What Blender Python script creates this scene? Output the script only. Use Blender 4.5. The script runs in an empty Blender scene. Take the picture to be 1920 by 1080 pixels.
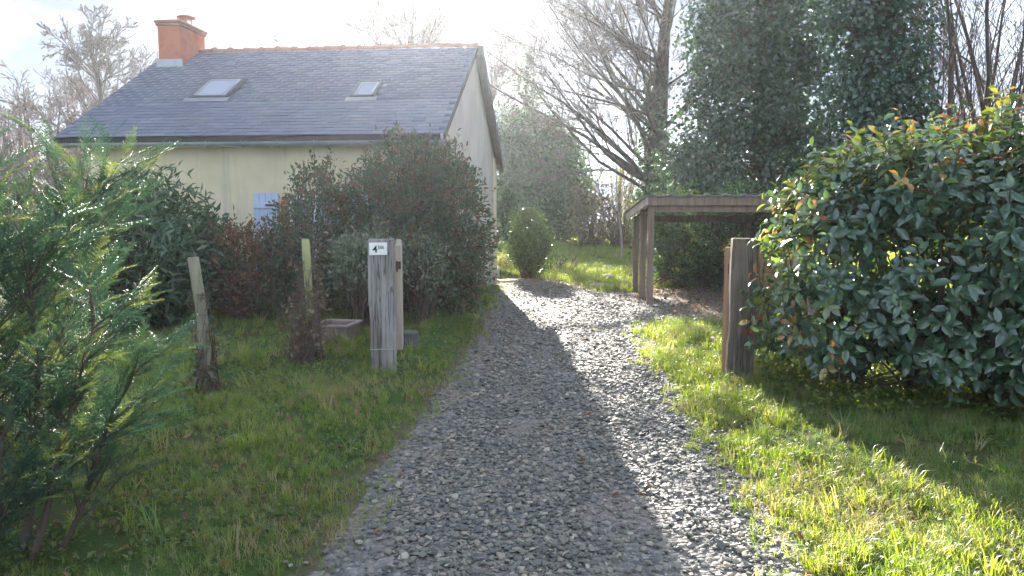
import bpy, bmesh, math
import numpy as np
from mathutils import Vector, Matrix, Euler

R = math.radians
scene = bpy.context.scene

# ------------------------------------------------------------------ camera, sky, sun, exposure
F_PX = 1440.0
CAM_H = 1.6
PITCH = math.atan(140.0 / F_PX)
cam_d = bpy.data.cameras.new('camera')
cam_d.sensor_width = 36.0
cam_d.lens = 36.0 * F_PX / 1920.0
cam_d.clip_start = 0.05
cam_d.clip_end = 3000.0
cam = bpy.data.objects.new('camera', cam_d)
scene.collection.objects.link(cam)
cam.location = (0, 0, CAM_H)
cam.rotation_euler = (math.pi / 2 - PITCH, 0, 0)
scene.camera = cam

SUN_EL, SUN_AZ = R(20.5), R(-6.3)          # azimuth measured from +Y towards +X
to_sun = Vector((math.sin(SUN_AZ) * math.cos(SUN_EL), math.cos(SUN_AZ) * math.cos(SUN_EL), math.sin(SUN_EL)))
world = bpy.data.worlds.new('World')
scene.world = world
world.use_nodes = True
wn, wl = world.node_tree.nodes, world.node_tree.links
wn.clear()
w_out = wn.new('ShaderNodeOutputWorld')
w_bg = wn.new('ShaderNodeBackground')
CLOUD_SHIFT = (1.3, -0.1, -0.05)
w_sky = wn.new('ShaderNodeTexSky')
w_sky.sky_type = 'NISHITA'
w_sky.sun_disc = False
w_sky.sun_elevation = SUN_EL
w_sky.sun_rotation = SUN_AZ
w_sky.air_density = 0.8
w_sky.dust_density = 0.2
w_sky.ozone_density = 1.5
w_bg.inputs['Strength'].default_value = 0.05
# broken cloud over the whole sky: thin grey-blue veil with bluer gaps, white cloud banks brightened to fill the shade
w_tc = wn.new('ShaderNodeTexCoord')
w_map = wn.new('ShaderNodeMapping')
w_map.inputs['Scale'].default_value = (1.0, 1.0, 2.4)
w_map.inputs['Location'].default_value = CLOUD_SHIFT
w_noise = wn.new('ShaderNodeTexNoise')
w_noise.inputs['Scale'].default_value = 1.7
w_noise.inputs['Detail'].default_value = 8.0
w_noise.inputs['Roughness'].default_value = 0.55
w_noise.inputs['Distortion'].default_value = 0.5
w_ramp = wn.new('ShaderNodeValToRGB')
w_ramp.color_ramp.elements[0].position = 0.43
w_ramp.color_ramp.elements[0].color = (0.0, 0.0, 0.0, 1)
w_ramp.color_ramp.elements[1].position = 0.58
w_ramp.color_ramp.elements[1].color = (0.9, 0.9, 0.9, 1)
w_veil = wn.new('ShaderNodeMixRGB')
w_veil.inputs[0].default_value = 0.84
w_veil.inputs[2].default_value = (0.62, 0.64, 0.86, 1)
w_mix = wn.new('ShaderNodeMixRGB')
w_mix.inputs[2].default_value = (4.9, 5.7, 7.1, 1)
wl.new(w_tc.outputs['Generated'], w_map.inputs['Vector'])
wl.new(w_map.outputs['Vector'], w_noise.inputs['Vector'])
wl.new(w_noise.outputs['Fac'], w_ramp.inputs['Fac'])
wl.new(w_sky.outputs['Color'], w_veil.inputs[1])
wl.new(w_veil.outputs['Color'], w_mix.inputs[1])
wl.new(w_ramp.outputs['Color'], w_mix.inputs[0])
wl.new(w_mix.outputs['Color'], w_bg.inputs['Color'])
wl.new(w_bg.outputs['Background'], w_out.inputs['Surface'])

sun_d = bpy.data.lights.new('sun', 'SUN')
sun_d.energy = 3.5
sun_d.angle = R(0.5)
sun_d.color = (1.0, 0.93, 0.82)
sun = bpy.data.objects.new('sun', sun_d)
scene.collection.objects.link(sun)
sun.rotation_euler = to_sun.to_track_quat('Z', 'Y').to_euler()
sun.location = (-5, 40, 20)

scene.view_settings.view_transform = 'Standard'
scene.view_settings.look = 'None'
scene.view_settings.gamma = 1.0
scene.view_settings.exposure = 3.12
scene.view_settings.use_curve_mapping = False
scene.render.engine = 'CYCLES'
scene.cycles.max_bounces = 8
scene.cycles.transparent_max_bounces = 8
scene.cycles.volume_bounces = 0
HAZE = 0.0006

# ------------------------------------------------------------------ helpers
COL = scene.collection


def unit(a):
    a = np.asarray(a, float)
    return a / np.maximum(np.linalg.norm(a, axis=-1, keepdims=True), 1e-9)


def ray(u, v):
    x, y = (u - 960.0) / F_PX, -(v - 540.0) / F_PX
    c, s = math.cos(PITCH), math.sin(PITCH)
    return np.array([x, c + y * s, -s + y * c])


def gnd(u, v, z=0.0):
    d = ray(u, v)
    return np.array([0, 0, CAM_H]) + d * ((z - CAM_H) / d[2])


def at(u, v, Y):
    d = ray(u, v)
    return np.array([0, 0, CAM_H]) + d * (Y / d[1])


def np_mesh(name, V, faces, smooth=False, attr=None):
    """faces: list of int arrays (m,k)"""
    me = bpy.data.meshes.new(name)
    V = np.ascontiguousarray(V, dtype=np.float32)
    me.vertices.add(len(V))
    me.vertices.foreach_set('co', V.ravel())
    loops = np.concatenate([np.asarray(f).ravel() for f in faces]).astype(np.int32)
    sizes = np.concatenate([np.full(len(f), np.asarray(f).shape[1], np.int32) for f in faces])
    me.loops.add(len(loops))
    me.loops.foreach_set('vertex_index', loops)
    me.polygons.add(len(sizes))
    starts = np.concatenate([[0], np.cumsum(sizes)[:-1]]).astype(np.int32)
    me.polygons.foreach_set('loop_start', starts)
    if smooth:
        me.polygons.foreach_set('use_smooth', np.ones(len(sizes), bool))
    me.update(calc_edges=True)
    me.validate()
    if attr is not None:
        a = me.attributes.new('rnd', 'FLOAT', 'POINT')
        a.data.foreach_set('value', np.ascontiguousarray(attr, dtype=np.float32))
    return me


def link(name, me, material=None, parent=None, kind=None):
    o = bpy.data.objects.new(name, me)
    COL.objects.link(o)
    if material is not None and me is not None and not me.materials:
        me.materials.append(material)
    if parent is not None:
        o.parent = parent
        if parent.type == 'EMPTY':
            o.matrix_parent_inverse = parent_world(parent).inverted()
    if kind:
        o['kind'] = kind
    return o


def parent_world(e):
    return Matrix.Translation(e.location) @ e.rotation_euler.to_matrix().to_4x4()


def tag(o, label, cat, group=None):
    o['label'] = label
    o['category'] = cat
    if group:
        o['group'] = group
    return o


def thing(name, label, cat, loc, group=None):
    o = bpy.data.objects.new(name, None)
    COL.objects.link(o)
    o.location = [float(x) for x in loc]
    o.empty_display_size = 0.2
    return tag(o, label, cat, group)


class MB:
    """collects shapes in a bmesh, world coordinates"""

    def __init__(self):
        self.bm = bmesh.new()

    def box(self, c, size, rot=None, bevel=0.0, taper=1.0, seg=1):
        M = Matrix.Translation(Vector([float(x) for x in c])) @ (rot.to_4x4() if rot is not None else Matrix.Identity(4))
        r = bmesh.ops.create_cube(self.bm, size=1.0)
        vs = r['verts']
        for v in vs:
            k = taper if v.co.z > 0 else 1.0
            v.co = Vector((v.co.x * size[0] * k, v.co.y * size[1] * k, v.co.z * size[2]))
        if bevel > 0:
            es = list({e for v in vs for e in v.link_edges})
            g = bmesh.ops.bevel(self.bm, geom=es, offset=bevel, segments=seg, affect='EDGES', profile=0.6)
            vs = list({v for f in g['faces'] for v in f.verts} | {v for v in vs if v.is_valid})
        bmesh.ops.transform(self.bm, matrix=M, verts=vs)
        return self

    def prism(self, pts, vec):
        """planar polygon pts extruded by vec"""
        vec = Vector([float(x) for x in vec])
        a = [self.bm.verts.new([float(x) for x in p]) for p in pts]
        b = [self.bm.verts.new(v.co + vec) for v in a]
        n = len(a)
        self.bm.faces.new(a[::-1])
        self.bm.faces.new(b)
        for i in range(n):
            self.bm.faces.new((a[i], a[(i + 1) % n], b[(i + 1) % n], b[i]))
        return self

    def tube(self, pts, rad, sides=8, cap=True):
        P = np.array(pts, float)
        rad = np.full(len(P), rad, float) if np.isscalar(rad) else np.asarray(rad, float)
        V, F = tube_arrays(P[None], rad[None], sides, np.random.default_rng(1))
        vs = [self.bm.verts.new(v) for v in V]
        for f in F:
            self.bm.faces.new([vs[i] for i in f])
        if cap:
            self.bm.faces.new(vs[:sides][::-1])
            self.bm.faces.new(vs[-sides:])
        return self

    def mesh(self, name, smooth=False):
        bmesh.ops.recalc_face_normals(self.bm, faces=self.bm.faces[:])
        me = bpy.data.meshes.new(name)
        self.bm.to_mesh(me)
        self.bm.free()
        if smooth:
            for p in me.polygons:
                p.use_smooth = True
        return me

    def make(self, name, material, parent=None, kind=None, smooth=False):
        return link(name, self.mesh(name, smooth), material, parent, kind)


def tube_arrays(P, Rd, sides, rng):
    """P (m,n,3), Rd (m,n) -> verts, quads"""
    m, n, _ = P.shape
    T = unit(np.gradient(P, axis=1))
    ref = rng.normal(size=(m, 1, 3))
    U = unit(ref - (ref * T).sum(-1, keepdims=True) * T)
    W = np.cross(T, U)
    ang = np.arange(sides) * 2 * np.pi / sides
    ring = np.cos(ang)[None, None, :, None] * U[:, :, None] + np.sin(ang)[None, None, :, None] * W[:, :, None]
    V = P[:, :, None] + ring * Rd[:, :, None, None]
    idx = np.arange(m * n * sides).reshape(m, n, sides)
    a, b = idx[:, :-1, :], idx[:, 1:, :]
    F = np.stack([a, np.roll(a, -1, 2), np.roll(b, -1, 2), b], -1).reshape(-1, 4)
    return V.reshape(-1, 3), F


class Tubes:
    def __init__(self):
        self.V, self.F, self.A, self.n = [], [], [], 0

    def add(self, P, Rd, sides, rng):
        if len(P) == 0:
            return
        V, F = tube_arrays(np.asarray(P, float), np.asarray(Rd, float), sides, rng)
        self.V.append(V)
        self.F.append(F + self.n)
        self.n += len(V)
        self.A.append(np.repeat(rng.random(len(P)), P.shape[1] * sides))

    def mesh(self, name):
        return np_mesh(name, np.concatenate(self.V), [np.concatenate(self.F)], True, np.concatenate(self.A))


# ------------------------------------------------------------------ materials
def new_mat(name):
    m = bpy.data.materials.new(name)
    m.use_nodes = True
    nt = m.node_tree
    p = nt.nodes['Principled BSDF']
    return m, nt.nodes, nt.links, p


def noise_node(N, L, scale, detail=4, rough=0.55, coord='Object', stretch=None):
    tc = N.new('ShaderNodeTexCoord')
    n = N.new('ShaderNodeTexNoise')
    n.inputs['Scale'].default_value = scale
    n.inputs['Detail'].default_value = detail
    n.inputs['Roughness'].default_value = rough
    if stretch:
        mp = N.new('ShaderNodeMapping')
        mp.inputs['Scale'].default_value = stretch
        L.new(tc.outputs[coord], mp.inputs['Vector'])
        L.new(mp.outputs['Vector'], n.inputs['Vector'])
    else:
        L.new(tc.outputs[coord], n.inputs['Vector'])
    return n


def ramp_node(N, stops):
    r = N.new('ShaderNodeValToRGB')
    el = r.color_ramp.elements
    while len(el) > 1:
        el.remove(el[-1])
    el[0].position = stops[0][0]
    el[0].color = (*stops[0][1], 1)
    for p, c in stops[1:]:
        e = el.new(p)
        e.color = (*c, 1)
    return r


def mat_noise(name, stops, scale=6, rough=0.8, bump=0.3, bscale=None, detail=5, stretch=None, metal=0.0, spec=0.5, dist=0.02):
    m, N, L, p = new_mat(name)
    n = noise_node(N, L, scale, detail, stretch=stretch)
    r = ramp_node(N, stops)
    L.new(n.outputs['Fac'], r.inputs['Fac'])
    L.new(r.outputs['Color'], p.inputs['Base Color'])
    p.inputs['Roughness'].default_value = rough
    p.inputs['Metallic'].default_value = metal
    p.inputs['Specular IOR Level'].default_value = spec
    if bump:
        n2 = noise_node(N, L, bscale or scale * 6, 6, stretch=stretch)
        b = N.new('ShaderNodeBump')
        b.inputs['Strength'].default_value = bump
        b.inputs['Distance'].default_value = dist
        L.new(n2.outputs['Fac'], b.inputs['Height'])
        L.new(b.outputs['Normal'], p.inputs['Normal'])
    return m


def leaf_mat(name, stops, tstops=None, rough=0.35, trans=0.35, src='attr', spec=0.5, coat=0.0):
    """leaf: glossy front plus light coming through; colour differs leaf by leaf"""
    m, N, L, p = new_mat(name)
    if src == 'attr':
        a = N.new('ShaderNodeAttribute')
        a.attribute_name = 'rnd'
        fac = a.outputs['Fac']
    else:
        a = N.new('ShaderNodeObjectInfo')
        fac = a.outputs['Random']
    r = ramp_node(N, stops)
    L.new(fac, r.inputs['Fac'])
    L.new(r.outputs['Color'], p.inputs['Base Color'])
    p.inputs['Roughness'].default_value = rough
    p.inputs['Specular IOR Level'].default_value = spec
    p.inputs['Coat Weight'].default_value = coat
    p.inputs['Coat Roughness'].default_value = 0.18
    t = N.new('ShaderNodeBsdfTranslucent')
    r2 = ramp_node(N, tstops or [(q, (min(1, c[0] * 2.2), min(1, c[1] * 2.4), c[2] * 0.8)) for q, c in stops])
    L.new(fac, r2.inputs['Fac'])
    L.new(r2.outputs['Color'], t.inputs['Color'])
    mx = N.new('ShaderNodeMixShader')
    mx.inputs['Fac'].default_value = trans
    out = N['Material Output']
    L.new(p.outputs['BSDF'], mx.inputs[1])
    L.new(t.outputs['BSDF'], mx.inputs[2])
    L.new(mx.outputs['Shader'], out.inputs['Surface'])
    return m


def bark_mat(name, c0, c1, scale=9, bump=0.5):
    return mat_noise(name, [(0.3, c0), (0.7, c1)], scale, 0.9, bump, scale * 4, stretch=(1, 1, 0.25), spec=0.25)


M = {}


def render_mat(name, c0, c1, c2):
    m, N, L, p = new_mat(name)
    n = noise_node(N, L, 1.3, 6)
    r = ramp_node(N, [(0.3, c0), (0.5, c1), (0.72, c2)])
    L.new(n.outputs['Fac'], r.inputs['Fac'])
    st = noise_node(N, L, 2.6, 5, 0.65, stretch=(2.2, 2.2, 0.16))
    rs = ramp_node(N, [(0.52, (0, 0, 0)), (0.78, (0.55, 0.55, 0.55))])
    L.new(st.outputs['Fac'], rs.inputs['Fac'])
    mx = N.new('ShaderNodeMixRGB')
    mx.inputs[2].default_value = (0.36, 0.34, 0.29, 1)
    L.new(rs.outputs['Color'], mx.inputs[0])
    L.new(r.outputs['Color'], mx.inputs[1])
    geo = N.new('ShaderNodeNewGeometry')
    sep = N.new('ShaderNodeSeparateXYZ')
    L.new(geo.outputs['Position'], sep.inputs[0])
    n3 = noise_node(N, L, 3.0, 5)
    ad = N.new('ShaderNodeMath')
    ad.operation = 'MULTIPLY_ADD'
    ad.inputs[1].default_value = 0.9
    L.new(n3.outputs['Fac'], ad.inputs[0])
    L.new(sep.outputs['Z'], ad.inputs[2])
    rd = ramp_node(N, [(0.75, (0.7, 0.7, 0.7)), (1.0, (0, 0, 0))])
    L.new(ad.outputs[0], rd.inputs['Fac'])
    mx2 = N.new('ShaderNodeMixRGB')
    mx2.inputs[2].default_value = (0.26, 0.26, 0.20, 1)
    L.new(rd.outputs['Color'], mx2.inputs[0])
    L.new(mx.outputs['Color'], mx2.inputs[1])
    L.new(mx2.outputs['Color'], p.inputs['Base Color'])
    p.inputs['Roughness'].default_value = 0.92
    p.inputs['Specular IOR Level'].default_value = 0.2
    nb = noise_node(N, L, 70, 5)
    b = N.new('ShaderNodeBump')
    b.inputs['Strength'].default_value = 0.35
    b.inputs['Distance'].default_value = 0.008
    L.new(nb.outputs['Fac'], b.inputs['Height'])
    L.new(b.outputs['Normal'], p.inputs['Normal'])
    return m


M['render_wall'] = render_mat('cream_render', (0.60, 0.53, 0.35), (0.69, 0.61, 0.41), (0.73, 0.66, 0.47))
M['gable_render'] = render_mat('grey_cream_render', (0.47, 0.43, 0.37), (0.54, 0.50, 0.43), (0.60, 0.56, 0.49))
M['deck'] = mat_noise('roof_underlay', [(0.3, (0.05, 0.05, 0.055)), (0.7, (0.08, 0.08, 0.09))], 5, 0.9, 0)
M['zinc'] = mat_noise('weathered_zinc', [(0.3, (0.25, 0.27, 0.30)), (0.7, (0.38, 0.40, 0.43))], 4, 0.45, 0.1, metal=0.6)
M['zinc_dark'] = mat_noise('dark_zinc', [(0.3, (0.07, 0.08, 0.09)), (0.7, (0.13, 0.14, 0.15))], 6, 0.45, 0.1, metal=0.4)
M['terracotta'] = mat_noise('terracotta', [(0.3, (0.26, 0.125, 0.085)), (0.7, (0.40, 0.21, 0.145))], 7, 0.85, 0.3)
M['chimney'] = mat_noise('orange_render', [(0.25, (0.34, 0.10, 0.06)), (0.5, (0.46, 0.155, 0.085)), (0.62, (0.40, 0.14, 0.085)), (0.8, (0.30, 0.12, 0.085))], 3.5, 0.9, 0.3, 40, dist=0.006)
M['mortar'] = mat_noise('mortar', [(0.3, (0.40, 0.38, 0.34)), (0.7, (0.55, 0.52, 0.47))], 8, 0.95, 0.3)
M['barge'] = mat_noise('dark_barge_board', [(0.3, (0.10, 0.095, 0.09)), (0.7, (0.17, 0.16, 0.15))], 5, 0.8, 0.2)
M['shutter'] = mat_noise('pale_blue_paint', [(0.3, (0.42, 0.50, 0.66)), (0.7, (0.50, 0.58, 0.73))], 5, 0.6, 0.1)
M['white_wood'] = mat_noise('white_frame_paint', [(0.3, (0.66, 0.67, 0.68)), (0.7, (0.78, 0.78, 0.78))], 5, 0.5, 0.05)
M['brick'] = mat_noise('red_brick', [(0.3, (0.32, 0.11, 0.06)), (0.7, (0.46, 0.19, 0.10))], 14, 0.9, 0.4)
M['stone'] = mat_noise('pale_stone', [(0.3, (0.36, 0.34, 0.30)), (0.7, (0.52, 0.50, 0.46))], 6, 0.9, 0.5)
M['concrete'] = mat_noise('grey_concrete', [(0.3, (0.085, 0.085, 0.082)), (0.7, (0.15, 0.148, 0.14))], 9, 0.92, 0.4)


def timber_mat(name, c0, c1, c2):
    m, N, L, p = new_mat(name)
    n = noise_node(N, L, 5, 6, 0.6, stretch=(3.0, 3.0, 0.22))
    r = ramp_node(N, [(0.28, c0), (0.5, c1), (0.72, c2)])
    L.new(n.outputs['Fac'], r.inputs['Fac'])
    # cracks along the grain
    nc = noise_node(N, L, 7, 3, 0.5, stretch=(4.5, 4.5, 0.13))
    rc = ramp_node(N, [(0.485, (0, 0, 0)), (0.498, (1, 1, 1)), (0.506, (1, 1, 1)), (0.519, (0, 0, 0))])
    L.new(nc.outputs['Fac'], rc.inputs['Fac'])
    mx = N.new('ShaderNodeMixRGB')
    mx.inputs[2].default_value = (0.045, 0.038, 0.032, 1)
    mf = N.new('ShaderNodeMath')
    mf.operation = 'MULTIPLY'
    mf.inputs[1].default_value = 0.75
    L.new(rc.outputs['Color'], mf.inputs[0])
    L.new(mf.outputs[0], mx.inputs[0])
    L.new(r.outputs['Color'], mx.inputs[1])
    # green algae and dark damp patches
    na = noise_node(N, L, 2.6, 5)
    ra = ramp_node(N, [(0.52, (0, 0, 0)), (0.7, (0.55, 0.55, 0.55))])
    L.new(na.outputs['Fac'], ra.inputs['Fac'])
    mx2 = N.new('ShaderNodeMixRGB')
    mx2.inputs[2].default_value = (c0[0] * 1.0, c0[1] * 1.12, c0[2] * 0.8, 1)
    L.new(ra.outputs['Color'], mx2.inputs[0])
    L.new(mx.outputs['Color'], mx2.inputs[1])
    L.new(mx2.outputs['Color'], p.inputs['Base Color'])
    p.inputs['Roughness'].default_value = 0.85
    p.inputs['Specular IOR Level'].default_value = 0.25
    ng = noise_node(N, L, 22, 6, stretch=(3, 3, 0.2))
    b = N.new('ShaderNodeBump')
    b.inputs['Strength'].default_value = 0.6
    b.inputs['Distance'].default_value = 0.02
    L.new(ng.outputs['Fac'], b.inputs['Height'])
    b2 = N.new('ShaderNodeBump')
    b2.invert = True
    b2.inputs['Strength'].default_value = 0.9
    b2.inputs['Distance'].default_value = 0.02
    L.new(rc.outputs['Color'], b2.inputs['Height'])
    L.new(b.outputs['Normal'], b2.inputs['Normal'])
    L.new(b2.outputs['Normal'], p.inputs['Normal'])
    return m


M['sleeper'] = timber_mat('weathered_sleeper', (0.14, 0.125, 0.115), (0.27, 0.25, 0.235), (0.38, 0.36, 0.345))
M['sleeper_dark'] = timber_mat('dark_weathered_sleeper', (0.085, 0.072, 0.058), (0.18, 0.148, 0.118), (0.28, 0.235, 0.19))
M['sleeper_old'] = mat_noise('weathered_sleeper', [(0.28, (0.13, 0.115, 0.10)), (0.5, (0.25, 0.23, 0.21)), (0.72, (0.36, 0.34, 0.32))], 5, 0.85, 0.5, 20, stretch=(3.0, 3.0, 0.22), spec=0.25)
M['sleeper_old_dark'] = mat_noise('old_dark_timber', [(0.28, (0.07, 0.065, 0.06)), (0.5, (0.15, 0.135, 0.12)), (0.72, (0.24, 0.215, 0.19))], 5, 0.85, 0.5, 20, stretch=(3.0, 3.0, 0.22), spec=0.25)
M['gate_wood'] = mat_noise('pale_gate_wood', [(0.3, (0.34, 0.28, 0.21)), (0.7, (0.52, 0.45, 0.37))], 6, 0.8, 0.35, 25, stretch=(3, 3, 0.2), spec=0.25)
M['gate_wood_warm'] = mat_noise('orange_gate_wood', [(0.3, (0.30, 0.16, 0.085)), (0.7, (0.44, 0.26, 0.15))], 6, 0.75, 0.3, 25, stretch=(3, 3, 0.2), spec=0.25)
M['gate_brown'] = mat_noise('brown_gate_wood', [(0.3, (0.22, 0.14, 0.085)), (0.7, (0.36, 0.25, 0.17))], 6, 0.8, 0.35, 25, stretch=(3, 3, 0.25), spec=0.25)
M['shed_wood'] = mat_noise('brown_shed_wood', [(0.3, (0.15, 0.105, 0.075)), (0.7, (0.27, 0.20, 0.15))], 6, 0.8, 0.35, 25, stretch=(3, 3, 0.25), spec=0.25)
M['chestnut'] = mat_noise('lichen_post_wood', [(0.25, (0.17, 0.15, 0.11)), (0.55, (0.28, 0.27, 0.18)), (0.75, (0.34, 0.36, 0.22))], 9, 0.9, 0.5, 30, stretch=(2, 2, 0.4), spec=0.2)
M['green_post'] = mat_noise('treated_green_post', [(0.3, (0.26, 0.27, 0.11)), (0.7, (0.38, 0.39, 0.18))], 8, 0.85, 0.3, 30, stretch=(2, 2, 0.4), spec=0.2)
M['steel'] = mat_noise('galvanised_steel', [(0.3, (0.40, 0.41, 0.42)), (0.7, (0.55, 0.56, 0.57))], 9, 0.4, 0.05, metal=0.8)
M['iron'] = mat_noise('rusty_iron', [(0.3, (0.05, 0.035, 0.03)), (0.7, (0.12, 0.06, 0.04))], 20, 0.7, 0.2, metal=0.5)
M['plate'] = mat_noise('white_enamel', [(0.3, (0.74, 0.75, 0.70)), (0.7, (0.80, 0.81, 0.76))], 9, 0.35, 0)
M['black'] = mat_noise('black_print', [(0.3, (0.015, 0.015, 0.016)), (0.7, (0.022, 0.022, 0.024))], 9, 0.5, 0)
M['bin'] = mat_noise('grey_plastic', [(0.3, (0.17, 0.18, 0.19)), (0.7, (0.23, 0.24, 0.25))], 5, 0.55, 0.05)
M['corrugated'] = mat_noise('corrugated_sheet', [(0.3, (0.30, 0.31, 0.31)), (0.7, (0.46, 0.47, 0.46))], 4, 0.5, 0.15)
M['bark_grey'] = bark_mat('grey_bark', (0.06, 0.052, 0.045), (0.13, 0.115, 0.10))
M['bark_brown'] = bark_mat('brown_bark', (0.075, 0.052, 0.038), (0.15, 0.11, 0.085))
M['bark_red'] = bark_mat('reddish_bark', (0.13, 0.075, 0.055), (0.24, 0.155, 0.12))
M['bark_pale'] = bark_mat('pale_bark', (0.24, 0.22, 0.20), (0.42, 0.40, 0.37))
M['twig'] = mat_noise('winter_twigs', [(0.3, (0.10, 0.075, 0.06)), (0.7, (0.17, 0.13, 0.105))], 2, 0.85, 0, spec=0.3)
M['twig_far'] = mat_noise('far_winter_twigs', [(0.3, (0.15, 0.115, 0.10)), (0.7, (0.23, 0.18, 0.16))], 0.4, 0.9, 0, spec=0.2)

M['lf_photinia'] = leaf_mat('photinia_leaf', [(0, (0.045, 0.10, 0.07)), (0.55, (0.072, 0.145, 0.09)), (0.74, (0.10, 0.18, 0.085)), (0.84, (0.16, 0.22, 0.06)), (0.93, (0.26, 0.22, 0.05)), (0.97, (0.36, 0.15, 0.045)), (1, (0.36, 0.08, 0.045))],
    [(0, (0.07, 0.15, 0.035)), (0.6, (0.13, 0.24, 0.04)), (0.84, (0.45, 0.55, 0.04)), (0.93, (0.62, 0.46, 0.05)), (1, (0.62, 0.16, 0.05))], rough=0.27, trans=0.28, spec=0.8, coat=0.6)
M['lf_rhodo'] = leaf_mat('rhododendron_leaf', [(0, (0.04, 0.078, 0.052)), (0.7, (0.075, 0.125, 0.075)), (1, (0.12, 0.17, 0.10))], rough=0.36, trans=0.22)
M['lf_ever'] = leaf_mat('evergreen_leaf', [(0, (0.045, 0.075, 0.052)), (0.5, (0.075, 0.112, 0.068)), (0.72, (0.10, 0.12, 0.07)), (0.85, (0.15, 0.085, 0.06)), (1, (0.22, 0.09, 0.065))], rough=0.33, trans=0.25)  # red-brown end of the ramp puts a lens flare tint into the leaves
M['lf_reddish'] = leaf_mat('russet_leaf', [(0, (0.078, 0.058, 0.046)), (0.6, (0.143, 0.078, 0.060)), (1, (0.221, 0.111, 0.079))], rough=0.5, trans=0.3)
M['lf_silver'] = leaf_mat('silvery_leaf', [(0, (0.065, 0.085, 0.065)), (0.6, (0.12, 0.145, 0.11)), (1, (0.25, 0.26, 0.20))], rough=0.3, trans=0.25)
M['lf_laurel'] = leaf_mat('laurel_leaf', [(0, (0.036, 0.075, 0.04)), (0.7, (0.07, 0.12, 0.058)), (1, (0.13, 0.19, 0.08))], rough=0.26, trans=0.26, coat=0.4)
M['lf_box'] = leaf_mat('topiary_leaf', [(0, (0.042, 0.070, 0.028)), (0.7, (0.077, 0.119, 0.043)), (1, (0.140, 0.168, 0.062))], rough=0.35, trans=0.2)
M['lf_ivy'] = leaf_mat('ivy_leaf', [(0, (0.035, 0.072, 0.055)), (0.7, (0.065, 0.115, 0.085)), (1, (0.12, 0.165, 0.12))], rough=0.27, trans=0.2, coat=0.4)
M['lf_conifer'] = leaf_mat('conifer_needles', [(0, (0.042, 0.070, 0.037)), (0.7, (0.070, 0.105, 0.050)), (1, (0.112, 0.140, 0.067))], rough=0.45, trans=0.3)
M['lf_spray'] = leaf_mat('spray_needles', [(0, (0.036, 0.085, 0.066)), (0.6, (0.056, 0.118, 0.082)), (0.88, (0.10, 0.165, 0.075)), (1, (0.17, 0.21, 0.075))],
    [(0, (0.05, 0.12, 0.06)), (0.70, (0.09, 0.19, 0.07)), (0.88, (0.28, 0.38, 0.07)), (1, (0.44, 0.48, 0.07))], rough=0.38, trans=0.32, src='obj')
M['lf_olive'] = leaf_mat('brown_hedge_leaf', [(0, (0.07, 0.06, 0.03)), (0.6, (0.11, 0.09, 0.04)), (1, (0.16, 0.14, 0.05))], rough=0.4, trans=0.4)
M['lf_cover'] = leaf_mat('ground_cover_leaf', [(0, (0.04, 0.075, 0.02)), (0.6, (0.08, 0.13, 0.03)), (1, (0.17, 0.21, 0.05))],
    [(0, (0.14, 0.22, 0.02)), (0.6, (0.30, 0.40, 0.04)), (1, (0.50, 0.52, 0.08))], rough=0.32, trans=0.4)
M['lf_dead'] = leaf_mat('dead_leaf', [(0, (0.10, 0.05, 0.03)), (0.5, (0.18, 0.09, 0.05)), (1, (0.27, 0.17, 0.10))], rough=0.7, trans=0.3, src='obj')
M['lf_dry'] = leaf_mat('dry_leaf', [(0, (0.09, 0.065, 0.05)), (0.6, (0.16, 0.105, 0.08)), (1, (0.26, 0.21, 0.17))], rough=0.6, trans=0.35)
M['lf_yellow'] = leaf_mat('fallen_yellow_leaf', [(0, (0.38, 0.34, 0.05)), (1, (0.48, 0.42, 0.06))], rough=0.5, trans=0.4, src='obj')
M['lf_orange'] = leaf_mat('fallen_orange_leaf', [(0, (0.42, 0.16, 0.04)), (1, (0.46, 0.19, 0.05))], rough=0.5, trans=0.4, src='obj')
M['lf_russet_fallen'] = leaf_mat('fallen_brown_leaf', [(0, (0.20, 0.08, 0.05)), (1, (0.25, 0.10, 0.06))], rough=0.5, trans=0.4, src='obj')
M['grass'] = leaf_mat('grass_blade', [(0, (0.08, 0.145, 0.065)), (0.55, (0.13, 0.212, 0.088)), (0.8, (0.19, 0.25, 0.10)), (0.93, (0.31, 0.30, 0.165)), (1, (0.43, 0.38, 0.25))],
    [(0, (0.23, 0.36, 0.012)), (0.6, (0.40, 0.52, 0.016)), (0.85, (0.52, 0.57, 0.03)), (1, (0.62, 0.55, 0.16))], rough=0.4, trans=0.5, src='obj')
M['straw'] = leaf_mat('dry_grass', [(0, (0.20, 0.16, 0.09)), (1, (0.34, 0.28, 0.18))], rough=0.6, trans=0.4, src='obj')


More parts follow.
